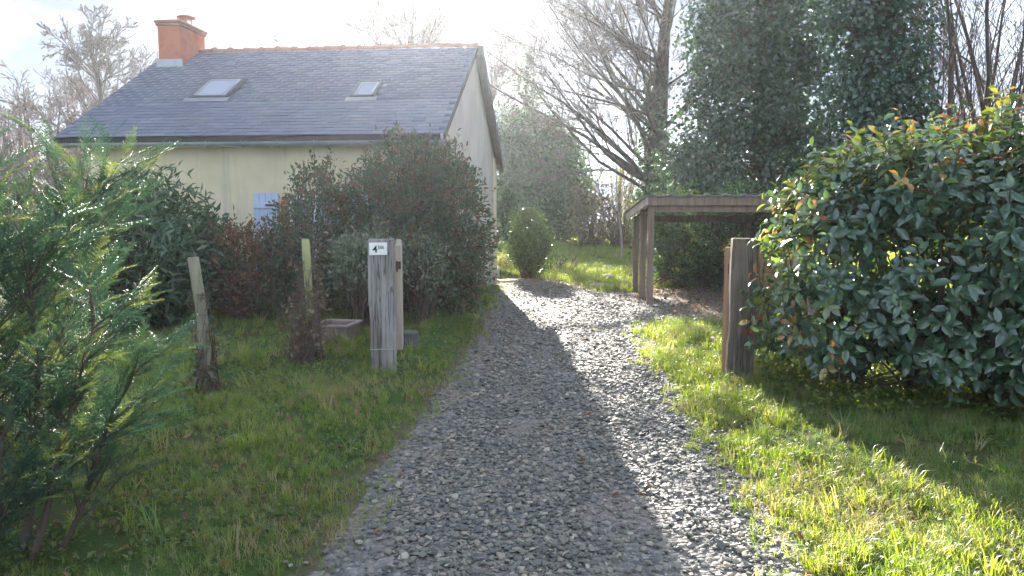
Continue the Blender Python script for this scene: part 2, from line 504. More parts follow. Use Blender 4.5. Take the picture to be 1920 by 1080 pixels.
def slate_mat():
    m, N, L, p = new_mat('blue_slate')
    oi = N.new('ShaderNodeObjectInfo')
    at_ = N.new('ShaderNodeAttribute')
    at_.attribute_name = 'rnd'
    add = N.new('ShaderNodeMath')
    add.operation = 'ADD'
    L.new(oi.outputs['Random'], add.inputs[0])
    L.new(at_.outputs['Fac'], add.inputs[1])
    fr = N.new('ShaderNodeMath')
    fr.operation = 'FRACT'
    L.new(add.outputs[0], fr.inputs[0])
    r = ramp_node(N, [(0, (0.092, 0.106, 0.15)), (0.5, (0.108, 0.124, 0.172)), (0.88, (0.125, 0.142, 0.19)), (1, (0.16, 0.17, 0.20))])
    L.new(fr.outputs[0], r.inputs['Fac'])
    n = noise_node(N, L, 2.2, 5)
    geo = N.new('ShaderNodeNewGeometry')
    L.new(geo.outputs['Position'], n.inputs['Vector'])
    mx = N.new('ShaderNodeMixRGB')
    mx.inputs[2].default_value = (0.15, 0.155, 0.15, 1)
    rr = ramp_node(N, [(0.5, (0, 0, 0)), (0.75, (0.35, 0.35, 0.35))])
    L.new(n.outputs['Fac'], rr.inputs['Fac'])
    L.new(rr.outputs['Color'], mx.inputs[0])
    L.new(r.outputs['Color'], mx.inputs[1])
    L.new(mx.outputs['Color'], p.inputs['Base Color'])
    p.inputs['Roughness'].default_value = 0.42
    n2 = noise_node(N, L, 40, 5, coord='Object')
    b = N.new('ShaderNodeBump')
    b.inputs['Strength'].default_value = 0.25
    b.inputs['Distance'].default_value = 0.01
    L.new(n2.outputs['Fac'], b.inputs['Height'])
    L.new(b.outputs['Normal'], p.inputs['Normal'])
    return m


M['slate'] = slate_mat()


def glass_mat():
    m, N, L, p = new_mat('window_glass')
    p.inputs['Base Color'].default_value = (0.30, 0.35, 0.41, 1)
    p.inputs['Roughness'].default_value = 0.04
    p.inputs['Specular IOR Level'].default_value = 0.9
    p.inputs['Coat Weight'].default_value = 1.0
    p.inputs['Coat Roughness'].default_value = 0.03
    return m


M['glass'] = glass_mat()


def stone_mat(name, src='obj'):
    m, N, L, p = new_mat(name)
    a = N.new('ShaderNodeObjectInfo')
    r = ramp_node(N, [(0, (0.078, 0.082, 0.075)), (0.4, (0.145, 0.146, 0.126)), (0.7, (0.212, 0.20, 0.158)), (0.9, (0.285, 0.245, 0.18)), (1, (0.42, 0.375, 0.30))])
    L.new(a.outputs['Random'], r.inputs['Fac'])
    n = noise_node(N, L, 30, 3)
    mx = N.new('ShaderNodeMixRGB')
    mx.blend_type = 'MULTIPLY'
    mx.inputs[0].default_value = 0.5
    L.new(r.outputs['Color'], mx.inputs[1])
    rr = ramp_node(N, [(0.3, (0.55, 0.55, 0.55)), (0.7, (1, 1, 1))])
    L.new(n.outputs['Fac'], rr.inputs['Fac'])
    L.new(rr.outputs['Color'], mx.inputs[2])
    L.new(mx.outputs['Color'], p.inputs['Base Color'])
    p.inputs['Roughness'].default_value = 0.6
    return m


M['gravel'] = stone_mat('slate_gravel')


def drive_mat():
    m, N, L, p = new_mat('gravel_bed')
    tc = N.new('ShaderNodeTexCoord')
    v = N.new('ShaderNodeTexVoronoi')
    v.inputs['Scale'].default_value = 34
    L.new(tc.outputs['Object'], v.inputs['Vector'])
    r = ramp_node(N, [(0.0, (0.07, 0.07, 0.066)), (0.45, (0.14, 0.138, 0.125)), (0.8, (0.21, 0.20, 0.18)), (1, (0.30, 0.28, 0.25))])
    sep = N.new('ShaderNodeSeparateColor')
    L.new(v.outputs['Color'], sep.inputs['Color'])
    L.new(sep.outputs[0], r.inputs['Fac'])
    n = noise_node(N, L, 1.4, 5)
    r2 = ramp_node(N, [(0.42, (0, 0, 0)), (0.66, (0.75, 0.75, 0.75))])
    L.new(n.outputs['Fac'], r2.inputs['Fac'])
    mx = N.new('ShaderNodeMixRGB')
    mx.inputs[2].default_value = (0.22, 0.185, 0.15, 1)
    L.new(r2.outputs['Color'], mx.inputs[0])
    L.new(r.outputs['Color'], mx.inputs[1])
    L.new(mx.outputs['Color'], p.inputs['Base Color'])
    p.inputs['Roughness'].default_value = 0.75
    b = N.new('ShaderNodeBump')
    b.inputs['Strength'].default_value = 1.0
    b.inputs['Distance'].default_value = 0.02
    b.invert = True
    L.new(v.outputs['Distance'], b.inputs['Height'])
    L.new(b.outputs['Normal'], p.inputs['Normal'])
    return m


M['drive'] = drive_mat()


def ground_mat():
    m, N, L, p = new_mat('turf_and_soil')
    n = noise_node(N, L, 1.1, 6)
    n2 = noise_node(N, L, 14, 6)
    r = ramp_node(N, [(0.30, (0.075, 0.055, 0.038)), (0.43, (0.085, 0.08, 0.035)), (0.55, (0.05, 0.09, 0.022)), (0.8, (0.075, 0.125, 0.03))])
    mxf = N.new('ShaderNodeMath')
    mxf.operation = 'MULTIPLY_ADD'
    mxf.inputs[1].default_value = 0.55
    L.new(n.outputs['Fac'], mxf.inputs[0])
    m2 = N.new('ShaderNodeMath')
    m2.operation = 'MULTIPLY'
    m2.inputs[1].default_value = 0.5
    L.new(n2.outputs['Fac'], m2.inputs[0])
    L.new(m2.outputs[0], mxf.inputs[2])
    L.new(mxf.outputs[0], r.inputs['Fac'])
    sa = N.new('ShaderNodeAttribute')
    sa.attribute_name = 'rnd'
    smx = N.new('ShaderNodeMixRGB')
    smx.inputs[2].default_value = (0.15, 0.115, 0.085, 1)
    L.new(sa.outputs['Fac'], smx.inputs[0])
    L.new(r.outputs['Color'], smx.inputs[1])
    L.new(smx.outputs['Color'], p.inputs['Base Color'])
    p.inputs['Roughness'].default_value = 0.95
    p.inputs['Specular IOR Level'].default_value = 0.15
    n3 = noise_node(N, L, 45, 5)
    b = N.new('ShaderNodeBump')
    b.inputs['Strength'].default_value = 0.8
    b.inputs['Distance'].default_value = 0.04
    L.new(n3.outputs['Fac'], b.inputs['Height'])
    L.new(b.outputs['Normal'], p.inputs['Normal'])
    return m


M['ground'] = ground_mat()

# ------------------------------------------------------------------ terrain
def G2(u, v):
    g = gnd(u, v)
    return (g[0], g[1])


DRIVE = [(-1.55, 0.4), (-1.15, 2.2), G2(600, 1062), G2(652, 965), G2(712, 880), G2(795, 775), G2(858, 690), G2(905, 620), G2(932, 565), G2(938, 540), (-0.3, 18.6), (0.4, 18.9),
         G2(1060, 529), G2(1120, 545), G2(1188, 549), (2.6, 16.4), (4.9, 16.2), (5.2, 11.4), G2(1360, 600), G2(1240, 604), G2(1207, 612), G2(1222, 650),
         G2(1250, 690), G2(1300, 760), G2(1365, 850), G2(1440, 950), G2(1520, 1070), (1.2, 2.2), (1.6, 0.4)]
DRIVE = np.array(DRIVE)


def sdf(x, y):
    """signed distance to the driveway outline, negative inside"""
    x, y = np.asarray(x, float), np.asarray(y, float)
    d = np.full(x.shape, 1e9)
    inside = np.zeros(x.shape, bool)
    n = len(DRIVE)
    for i in range(n):
        ax, ay = DRIVE[i]
        bx, by = DRIVE[(i + 1) % n]
        ex, ey = bx - ax, by - ay
        t = np.clip(((x - ax) * ex + (y - ay) * ey) / (ex * ex + ey * ey), 0, 1)
        d = np.minimum(d, np.hypot(x - ax - t * ex, y - ay - t * ey))
        c = ((ay > y) != (by > y)) & (x < (bx - ax) * (y - ay) / ((by - ay) + 1e-12) + ax)
        inside ^= c
    return np.where(inside, -d, d)


def wob(x, y):
    return (np.sin(x * 2.1 + 1.3 * np.sin(y * 1.7)) + np.sin(y * 2.7 + 1.1 * np.sin(x * 3.1 + 2)) + 0.6 * np.sin(x * 5.3 + y * 4.1) + 0.5 * np.sin(x * 9.1 - y * 7.3 + 1.0)) / 3.1


def smooth(a, b, t):
    q = np.clip((t - a) / (b - a), 0, 1)
    return q * q * (3 - 2 * q)


def H(x, y):
    x, y = np.asarray(x, float), np.asarray(y, float)
    s = sdf(x, y) + 0.06 * wob(x * 2.2, y * 2.2)
    left = smooth(0.4, -0.4, x - 0.1)
    rise = np.clip(0.07 + 0.03 * (y - 3), 0.05, 0.27) * smooth(24, 16, y)
    k = left * rise + (1 - left) * 0.05
    ramp = smooth(-0.03, 0.55, s)
    return ramp * (k + 0.030 * wob(x, y)) + (1 - ramp) * 0.010 * wob(x * 1.3, y * 1.3)


def dense_axis(a, b, step, lo, hi):
    mid = np.arange(a, b + step / 2, step)
    up, w = [b], step
    while up[-1] < hi:
        w *= 1.35
        up.append(up[-1] + w)
    dn, w = [a], step
    while dn[-1] > lo:
        w *= 1.35
        dn.append(dn[-1] - w)
    return np.concatenate([np.array(dn[1:])[::-1], mid, np.array(up[1:])])


gx = dense_axis(-6, 6, 0.08, -120, 120)
gx[0], gx[-1] = -120, 120
gy = dense_axis(1.5, 19, 0.08, -20, 130)
gy[0], gy[-1] = -20, 130
XX, YY = np.meshgrid(gx, gy, indexing='ij')
ZZ = H(XX, YY)
idx = np.arange(XX.size).reshape(XX.shape)
q = np.stack([idx[:-1, :-1], idx[1:, :-1], idx[1:, 1:], idx[:-1, 1:]], -1).reshape(-1, 4)
GS_ = sdf(XX, YY)
soil = 0.4 * smooth(0.22, 0.05, GS_ + 0.14 * wob(XX * 2.3, YY * 2.3)) * smooth(0.2, -0.2, XX) + 0.6 * smooth(0.15, 0.0, GS_ + 0.08 * wob(XX * 3.3, YY * 2.3))
go = link('ground', np_mesh('ground', np.stack([XX, YY, ZZ], -1).reshape(-1, 3), [q], True, np.clip(soil, 0, 1).ravel()), M['ground'], kind='structure')

dx = np.arange(-1.9, 5.4, 0.06)
dy = np.arange(0.5, 19.0, 0.06)
XX, YY = np.meshgrid(dx, dy, indexing='ij')
SS = sdf(XX, YY)
SW = SS + 0.05 * wob(XX * 3, YY * 3)
ZZ = H(XX, YY) + 0.006 - 0.10 * smooth(0.0, 0.16, SW)
idx = np.arange(XX.size).reshape(XX.shape)
q = np.stack([idx[:-1, :-1], idx[1:, :-1], idx[1:, 1:], idx[:-1, 1:]], -1)
ok = SW[:-1, :-1] < 0.14
q = q[ok]
used = np.unique(q)
remap = np.zeros(XX.size, int)
remap[used] = np.arange(len(used))
V = np.stack([XX, YY, ZZ], -1).reshape(-1, 3)[used]
link('driveway', np_mesh('driveway', V, [remap[q]], True), M['drive'], kind='structure')


# ------------------------------------------------------------------ scatter by geometry nodes (only for stuff)
def source_collection(name, meshes):
    c = bpy.data.collections.new(name)
    for i, me in enumerate(meshes):
        o = bpy.data.objects.new('%s_source' % name, me)
        c.objects.link(o)
    return c


def scatter(name, P, rot, scl, pick, coll, parent=None, kind='stuff'):
    me = bpy.data.meshes.new(name)
    P = np.ascontiguousarray(P, np.float32)
    me.vertices.add(len(P))
    me.vertices.foreach_set('co', P.ravel())
    a = me.attributes.new('rot', 'FLOAT_VECTOR', 'POINT')
    a.data.foreach_set('vector', np.ascontiguousarray(rot, np.float32).ravel())
    a = me.attributes.new('scl', 'FLOAT_VECTOR', 'POINT')
    scl = np.asarray(scl, np.float32)
    if scl.ndim == 1:
        scl = np.repeat(scl[:, None], 3, 1)
    a.data.foreach_set('vector', np.ascontiguousarray(scl).ravel())
    a = me.attributes.new('pick', 'INT', 'POINT')
    a.data.foreach_set('value', np.ascontiguousarray(pick, np.int32))
    ng = bpy.data.node_groups.new(name + '_scatter', 'GeometryNodeTree')
    ng.interface.new_socket('Geometry', in_out='INPUT', socket_type='NodeSocketGeometry')
    ng.interface.new_socket('Geometry', in_out='OUTPUT', socket_type='NodeSocketGeometry')
    N, L = ng.nodes, ng.links
    gi, gout = N.new('NodeGroupInput'), N.new('NodeGroupOutput')
    iop = N.new('GeometryNodeInstanceOnPoints')
    ci = N.new('GeometryNodeCollectionInfo')
    ci.inputs['Collection'].default_value = coll
    ci.inputs['Separate Children'].default_value = True
    ci.inputs['Reset Children'].default_value = True
    iop.inputs['Pick Instance'].default_value = True

    def na(nm, ty):
        n = N.new('GeometryNodeInputNamedAttribute')
        n.data_type = ty
        n.inputs['Name'].default_value = nm
        return n.outputs['Attribute']
    L.new(gi.outputs[0], iop.inputs['Points'])
    L.new(ci.outputs[0], iop.inputs['Instance'])
    L.new(na('pick', 'INT'), iop.inputs['Instance Index'])
    L.new(na('rot', 'FLOAT_VECTOR'), iop.inputs['Rotation'])
    L.new(na('scl', 'FLOAT_VECTOR'), iop.inputs['Scale'])
    L.new(iop.outputs[0], gout.inputs[0])
    o = link(name, me, None, parent, kind)
    md = o.modifiers.new('scatter', 'NODES')
    md.node_group = ng
    return o


# ---- gravel stones
rng = np.random.default_rng(11)


def chip_mesh(k):
    bm = bmesh.new()
    r = np.random.default_rng(100 + k)
    a = np.sort(r.uniform(0, 6.283, 7))
    ax = r.uniform(0.55, 0.95)
    for t in a:
        m = r.uniform(0.8, 1.1) * 0.5
        bm.verts.new((m * math.cos(t), m * ax * math.sin(t), -0.07 + r.normal(0, 0.03)))
        m *= r.uniform(0.62, 0.95)
        bm.verts.new((m * math.cos(t + r.normal(0, 0.15)), m * ax * math.sin(t), 0.09 + r.normal(0, 0.035)))
    bm.verts.new((0.05, 0, 0.13))
    g = bmesh.ops.convex_hull(bm, input=bm.verts[:])
    bmesh.ops.delete(bm, geom=list({v for v in g['geom_interior'] if isinstance(v, bmesh.types.BMVert)}), context='VERTS')
    me = bpy.data.meshes.new('chip')
    bm.to_mesh(me)
    bm.free()
    me.materials.append(M['gravel'])
    return me


chips = source_collection('chip', [chip_mesh(k) for k in range(9)])


def rand_area(x0, x1, y0, y1, dens, r):
    n = int((x1 - x0) * (y1 - y0) * dens)
    return r.uniform(x0, x1, n), r.uniform(y0, y1, n)


PX, PY, SC = [], [], []
for (y0, y1, dens, s0, s1) in [(1.6, 5.5, 2700, 0.020, 0.050), (5.5, 9.0, 1700, 0.023, 0.054), (9.0, 13.5, 850, 0.028, 0.06), (13.5, 18.8, 450, 0.032, 0.064)]:
    x, y = rand_area(-1.7, 5.2, y0, y1, dens, rng)
    s = sdf(x, y)
    keep = s + 0.09 * wob(x * 3, y * 3) < 0.03 - 0.22 * rng.random(len(x)) ** 2
    keep &= ~((x > 2.7 - 0.02 * (y - 10)) & (rng.random(len(x)) < 0.75))
    worn = wob(x * 1.6 + 3, y * 0.5 + 1) + 0.35 * wob(x * 5, y * 3)
    keep &= ~((worn > 0.30) & (rng.random(len(x)) < 0.62))
    keep &= ~((s > -0.3) & (x < 0) & (rng.random(len(x)) < 0.5))
    PX.append(x[keep]); PY.append(y[keep])
    SC.append(s0 * 0.7 + (s1 * 1.15 - s0 * 0.7) * rng.random(keep.sum()) ** 2.2)
# strays on the grass edges
x, y = rand_area(-1.8, 2.2, 2, 9, 60, rng)
s = sdf(x, y)
keep = (s > 0) & (s < 0.35 * rng.random(len(x)))
PX.append(x[keep]); PY.append(y[keep]); SC.append(rng.uniform(0.018, 0.04, keep.sum()))
PX, PY, SC = map(np.concatenate, (PX, PY, SC))
PZ = H(PX, PY) + 0.006 + SC * rng.uniform(0.02, 0.32, len(SC))
n = len(PX)
scatter('gravel', np.stack([PX, PY, PZ], 1), np.stack([rng.normal(0, 0.24, n), rng.normal(0, 0.24, n), rng.uniform(0, 6.28, n)], 1), SC, rng.integers(0, 9, n), chips)


# ------------------------------------------------------------------ grass
def tuft_mesh(k, nb, spread, wid, lean, mat_name, curl=0.35):
    r = np.random.default_rng(500 + k)
    V, Fq, Ft = [], [], []
    for b in range(nb):
        a = r.uniform(0, 6.28)
        rad = spread * math.sqrt(r.random())
        base = np.array([rad * math.cos(a), rad * math.sin(a), -0.05])
        h = r.uniform(0.45, 1.0)
        la = r.uniform(0, 6.28)
        ln = lean * r.uniform(0.2, 1.2)
        dirv = np.array([math.cos(la), math.sin(la), 0])
        sv = np.array([-math.sin(la + r.normal(0, 0.6)), math.cos(la), 0]) * wid * r.uniform(0.7, 1.2)
        i = len(V)
        m1 = base + dirv * ln * 0.25 * h + np.array([0, 0, h * 0.5])
        m2 = base + dirv * ln * 0.62 * h + np.array([0, 0, h * 0.85])
        tip = base + dirv * ln * (1.0 + curl) * h + np.array([0, 0, h * (1.0 - 0.12 * ln)])
        V += [base - sv, base + sv, m1 - sv * 0.9, m1 + sv * 0.9, m2 - sv * 0.6, m2 + sv * 0.6, tip]
        Fq += [(i, i + 1, i + 3, i + 2), (i + 2, i + 3, i + 5, i + 4)]
        Ft += [(i + 4, i + 5, i + 6)]
    me = np_mesh('tuft', np.array(V), [np.array(Fq), np.array(Ft)], True)
    me.materials.append(M[mat_name])
    return me


tufts = source_collection('tuft', [tuft_mesh(k, 9, 0.30, 0.022, 0.7, 'grass') for k in range(6)] + [tuft_mesh(20, 8, 0.3, 0.018, 1.2, 'straw')])
long_tufts = source_collection('long_tuft', [tuft_mesh(40 + k, 14, 0.16, 0.014, 0.75, 'grass') for k in range(4)] + [tuft_mesh(60, 12, 0.2, 0.012, 1.0, 'straw')])

rng = np.random.default_rng(21)
GX, GY, GS = [], [], []
for (x0, x1, y0, y1, dens, s0, s1) in [(-3.4, 4.2, 1.8, 6.2, 1100, 0.04, 0.085), (-5.5, 6.5, 6.2, 10.5, 520, 0.05, 0.10), (-6, 8, 10.5, 16, 170, 0.07, 0.13),
                                      (-7, 14, 16, 26, 90, 0.10, 0.17), (-14, 26, 26, 50, 34, 0.14, 0.24)]:
    x, y = rand_area(x0, x1, y0, y1, dens, rng)
    s = sdf(x, y) + 0.10 * wob(x * 2.4, y * 2.4) + 0.05 * wob(x * 7, y * 7)
    keep = s > 0.06 - 0.34 * rng.random(len(x)) ** 2.2
    patch = wob(x * 1.1 + 5, y * 1.2 - 2) + 0.5 * wob(x * 4, y * 4 + 3)
    keep &= ~((patch < -0.35) & (rng.random(len(x)) < 0.72))
    keep &= ~((s < 0.10 + 0.26 * wob(x * 2.2, y * 2.2)) & (x < 0) & (y < 6.5) & (rng.random(len(x)) < 0.25))
    keep &= ~((s < 0.45) & (x < 0) & (rng.random(len(x)) < 0.3))
    # inside the house nothing grows
    keep &= ~((x < -0.6) & (x > -6.6) & (y > 11.4) & (y < 17))
    x, y = x[keep], y[keep]
    p = patch[keep]
    GX.append(x); GY.append(y)
    GS.append((s0 + (s1 - s0) * rng.random(len(x)) ** 1.5) * np.clip(1 + 0.5 * p, 0.5, 1.7) * np.where(x > 0.5, 1.25, 1.0))
GX, GY, GS = map(np.concatenate, (GX, GY, GS))
n = len(GX)
pick = rng.integers(0, 6, n)
dry = wob(GX * 0.8 - 1, GY * 0.9 + 4) + 0.4 * rng.normal(size=n)
pick = np.where(dry > 0.62, 6, pick)
GS = GS * np.where(GX < 0, 0.82, 1.0)
scatter('grass', np.stack([GX, GY, H(GX, GY) + 0.002], 1), np.stack([rng.normal(0, 0.12, n), rng.normal(0, 0.12, n), rng.uniform(0, 6.28, n)], 1), GS, pick, tufts)
# clover and small weeds between the blades
x, y = rand_area(-3.3, 4.5, 2.3, 10, 75, rng)
keep = (sdf(x, y) > 0.05) & (wob(x * 1.5 + 1, y * 1.4 + 5) > 0.05)
x, y = x[keep], y[keep]
WEED = np.stack([x, y, H(x, y)], 1)
# longer clumps
x, y = rand_area(-3.4, 5.5, 2.2, 12, 26, rng)
s = sdf(x, y)
keep = (s > 0.10) & (wob(x * 1.7, y * 1.7 + 2) + 0.3 * rng.normal(size=len(x)) > 0.15)
x, y = x[keep], y[keep]
n = len(x)
scatter('long_grass', np.stack([x, y, H(x, y)], 1), np.stack([rng.normal(0, 0.15, n), rng.normal(0, 0.15, n), rng.uniform(0, 6.28, n)], 1), rng.uniform(0.10, 0.24, n),
        np.where(rng.random(n) < 0.14, 4, rng.integers(0, 4, n)), long_tufts)


# ------------------------------------------------------------------ foliage generators
T_DIAMOND = (np.array([(0, 0, 0), (-0.5, 0.45, 0.10), (0, 1, -0.06), (0.5, 0.45, 0.10)]), np.array([(0, 3, 2), (0, 2, 1)]))
T_OVAL = (np.array([(0, 0, 0), (-0.40, 0.28, 0.09), (-0.44, 0.62, 0.06), (0, 1, -0.14), (0.44, 0.62, 0.06), (0.40, 0.28, 0.09), (0, 0.5, -0.01)]),
          np.array([(0, 5, 6), (5, 4, 6), (4, 3, 6), (0, 6, 1), (1, 6, 2), (2, 6, 3)]))


def leaf_frames(D, rng, up=0.6, tumble=0.7, face=None):
    m = len(D)
    upv = np.array([0, 0, 1.0]) * up + rng.normal(0, tumble, (m, 3))
    if face is not None:                    # blades turn their upper side outwards, to the light
        upv = upv + face
    S = unit(np.cross(D, upv))
    Nn = np.cross(S, D)
    return S, Nn


def leaves_mesh(name, P, D, L, W, rnd, rng, tpl=T_DIAMOND, up=0.6, tumble=0.6, face=None):
    tv, tf = tpl
    S, Nn = leaf_frames(D, rng, up, tumble, face)
    L = np.broadcast_to(L, (len(P),))
    W = np.broadcast_to(W, (len(P),))
    V = P[:, None] + S[:, None] * (tv[None, :, 0:1] * W[:, None, None]) + D[:, None] * (tv[None, :, 1:2] * L[:, None, None]) + Nn[:, None] * (tv[None, :, 2:3] * L[:, None, None])
    k = len(tv)
    Fc = (tf[None] + (np.arange(len(P)) * k)[:, None, None]).reshape(-1, tf.shape[1])
    return np_mesh(name, V.reshape(-1, 3), [Fc], True, np.repeat(rnd, k))


def clump_centers(c, Rr, n, rng, inner=0.55, zmin=-0.9, lump=0.14, box=1.0):
    d = unit(rng.normal(size=(n * 2, 3)))
    d = d[d[:, 2] > zmin][:n]
    if box < 1:
        d = np.sign(d) * np.abs(d) ** box
    ph = rng.uniform(0, 6.28, 6)
    lumps = 1 + lump * (np.sin(4.3 * d[:, 0] + ph[0] + 2 * d[:, 2]) + np.sin(5.1 * d[:, 1] + ph[1]) + np.sin(6.3 * d[:, 2] + ph[2] + 3 * d[:, 0])) / 1.6
    r = (inner + (1 - inner) * rng.random(len(d)) ** 0.55) * lumps
    return np.array(c) + d * r[:, None] * np.array(Rr), d


def stems_from(base, spread, tips, rng, r0, r1, n=6):
    """curved stems from around base to the tips"""
    m = len(tips)
    a = rng.uniform(0, 6.28, m)
    b = np.array(base) + np.stack([np.cos(a) * spread * rng.random(m), np.sin(a) * spread * rng.random(m), np.zeros(m)], 1)
    t = np.linspace(0, 1, n)[None, :, None]
    mid = b * 0.5 + tips * 0.5 + rng.normal(0, 0.08, (m, 3)) * np.linalg.norm(tips - b, axis=1, keepdims=True)
    mid[:, 2] -= 0.0
    P = (1 - t) ** 2 * b[:, None] + 2 * t * (1 - t) * mid[:, None] + t ** 2 * tips[:, None]
    Rd = np.repeat((r0 + (r1 - r0) * np.linspace(0, 1, n))[None], m, 0)
    return P, Rd


def shrub(name, label, cat, base, blobs, per, spread, L, W, mat, seed, tpl=T_DIAMOND, bark='bark_brown', stem_r=0.012, up=0.35, out=0.9, inner=0.55, lump=0.14,
          shoots=0, shoot_len=0.4, n_stem=60, group=None, zfloor=None, tumble=0.6, nup=0.6, base_spread=0.25, tip_col=0.0):
    """blobs: list of (centre, radii, n clumps). leaf clumps on stems"""
    rng = np.random.default_rng(seed)
    t = thing(name, label, cat, base, group)
    C, Dd = [], []
    for (c, Rr, n) in blobs:
        cc, d = clump_centers(c, Rr, n, rng, inner, lump=lump)
        C.append(cc); Dd.append(d)
    C, Dd = np.concatenate(C), np.concatenate(Dd)
    zf = base[2] + 0.05 if zfloor is None else zfloor
    k = C[:, 2] > zf
    C, Dd = C[k], Dd[k]
    P = np.repeat(C, per, 0) + rng.normal(0, spread, (len(C) * per, 3))
    FC = np.repeat(Dd, per, 0) * 0.9
    D = unit(np.repeat(Dd, per, 0) * out * 0.5 + rng.normal(0, 0.65, P.shape) + np.array([0, 0, up]))
    rnd = rng.random(len(P)) * (1 - tip_col)
    tub = Tubes()
    if shoots:
        sel = np.argsort(-(C[:, 2] + rng.normal(0, 0.25, len(C))))[:shoots]
        S0 = C[sel]
        sd = unit(Dd[sel] * 0.5 + np.array([0, 0, 1.0]) + rng.normal(0, 0.22, (len(sel), 3)))
        sl = shoot_len * rng.uniform(0.5, 1.2, len(sel))
        tt = np.linspace(0, 1, 4)[None, :, None]
        SP = S0[:, None] + sd[:, None] * tt * sl[:, None, None]
        tub.add(SP, np.repeat(np.linspace(stem_r * 0.6, stem_r * 0.25, 4)[None], len(sel), 0), 4, rng)
        ns = 9
        q = np.linspace(0.15, 1, ns)
        LP = (S0[:, None] + sd[:, None] * q[None, :, None] * sl[:, None, None]).reshape(-1, 3)
        LD = unit(np.repeat(sd, ns, 0) * 0.7 + rng.normal(0, 0.6, LP.shape))
        P = np.concatenate([P, LP]); D = np.concatenate([D, LD]); FC = np.concatenate([FC, np.repeat(Dd[sel], ns, 0) * 0.5])
        rnd = np.concatenate([rnd, np.clip((1 - tip_col) + tip_col * rng.random(len(LP)), 0, 1) if tip_col else rng.random(len(LP))])
    ok = P[:, 2] > zf - 0.03
    P, D, rnd, FC = P[ok], D[ok], rnd[ok], FC[ok]
    Ls = L * rng.uniform(0.65, 1.2, len(P))
    link('foliage', leaves_mesh('foliage', P, D, Ls, W * Ls / L, rnd, rng, tpl, nup, tumble, FC), M[mat], t, 'stuff')
    sel = rng.permutation(len(C))[:n_stem]
    SP, SR = stems_from(base, base_spread, C[sel], rng, stem_r, stem_r * 0.35)
    tub.add(SP, SR, 5, rng)
    link('stems', tub.mesh('stems'), M[bark], t, 'stuff')
    return t


def level(p0, d0, L, rng, wander, up, n=6, grav=None):
    m = len(p0)
    pts = [p0]
    d = d0
    for i in range(n - 1):
        d = unit(d + rng.normal(0, wander, (m, 3)) + np.array([0, 0, up]))
        pts.append(pts[-1] + d * (L / (n - 1))[:, None])
    return np.stack(pts, 1)


def children(P, Rd, L, k, rng, tmin, tmax, ang, ratio, rratio, bias=None, bias_w=0.0):
    m, n, _ = P.shape
    par = np.repeat(np.arange(m), k)
    t = rng.uniform(tmin, tmax, len(par))
    f = t * (n - 1)
    i = np.minimum(f.astype(int), n - 2)
    w = (f - i)[:, None]
    p = P[par, i] * (1 - w) + P[par, i + 1] * w
    tan = unit(P[par, i + 1] - P[par, i])
    rv = rng.normal(size=(len(par), 3))
    if bias is not None:
        rv = rv + np.array(bias) * bias_w
    perp = unit(rv - (rv * tan).sum(-1, keepdims=True) * tan)
    a = rng.normal(ang, 0.18, len(par))[:, None]
    d = unit(tan * np.cos(a) + perp * np.sin(a))
    Lc = L[par] * ratio * (1.15 - 0.65 * t) * rng.uniform(0.65, 1.2, len(par))
    rr = (Rd[par, i] * (1 - w[:, 0]) + Rd[par, i + 1] * w[:, 0]) * rratio * rng.uniform(0.75, 1.1, len(par))
    return p, d, Lc, rr


def bare_tree(name, label, base, height, r0, seed, levels, bark='bark_grey', twig='twig', lean=(0, 0, 1), trunk_wander=0.06, stems=1, group=None, rmin=0.004, bias=None, bias_w=0.0, cat='tree', stem_angle=0.25):
    """levels: list of (children per branch, tmin, tmax, angle, length ratio, radius ratio, wander, up)"""
    rng = np.random.default_rng(seed)
    t = thing(name, label, cat, base, group)
    p0 = np.repeat(np.array(base, float)[None], stems, 0)
    d0 = np.repeat(unit(np.array(lean, float))[None], stems, 0)
    if stems > 1:
        a = np.arange(stems) * 2 * np.pi / stems + rng.uniform(0, 1)
        d0 = unit(d0 + np.stack([np.cos(a), np.sin(a), np.zeros(stems)], 1) * stem_angle * rng.uniform(0.3, 1.4, (stems, 1)))
        p0 = p0 + np.stack([np.cos(a), np.sin(a), np.zeros(stems)], 1) * r0 * 2.0
    p0[:, 2] -= 0.15
    L = np.full(stems, height) * rng.uniform(0.85 if stems > 1 else 1, 1.0, stems)
    P = level(p0, d0, L, rng, trunk_wander, 0.03, 9)
    s = np.linspace(0, 1, 9)
    Rd = np.maximum(r0 * (1 - 0.86 * s ** 0.8), rmin)[None] * (1 + 0.45 * np.exp(-s * 14))[None] * np.ones((stems, 1))
    tr = Tubes()
    tr.add(P, Rd, 9, rng)
    link('trunk', tr.mesh('trunk'), M[bark], t)
    limbs, tw = Tubes(), Tubes()
    for li, (k, tmin, tmax, ang, ratio, rratio, wander, up) in enumerate(levels):
        p, d, L, rr = children(P, Rd, L, k, rng, tmin, tmax, ang, ratio, rratio, bias if li == 0 else None, bias_w)
        npt = 6 if li < 2 else (5 if li == 2 else 4)
        P = level(p, d, L, rng, wander, up, npt)
        Rd = np.maximum(rr[:, None] * (1 - 0.8 * np.linspace(0, 1, npt))[None], rmin * (0.8 if li > 1 else 1.0))
        (limbs if li < 1 else tw).add(P, Rd, 6 if li == 0 else (4 if li == 1 else 3), rng)
    link('limbs', limbs.mesh('limbs'), M[bark], t, 'stuff')
    if tw.n:
        link('twigs', tw.mesh('twigs'), M[twig], t, 'stuff')
    return t


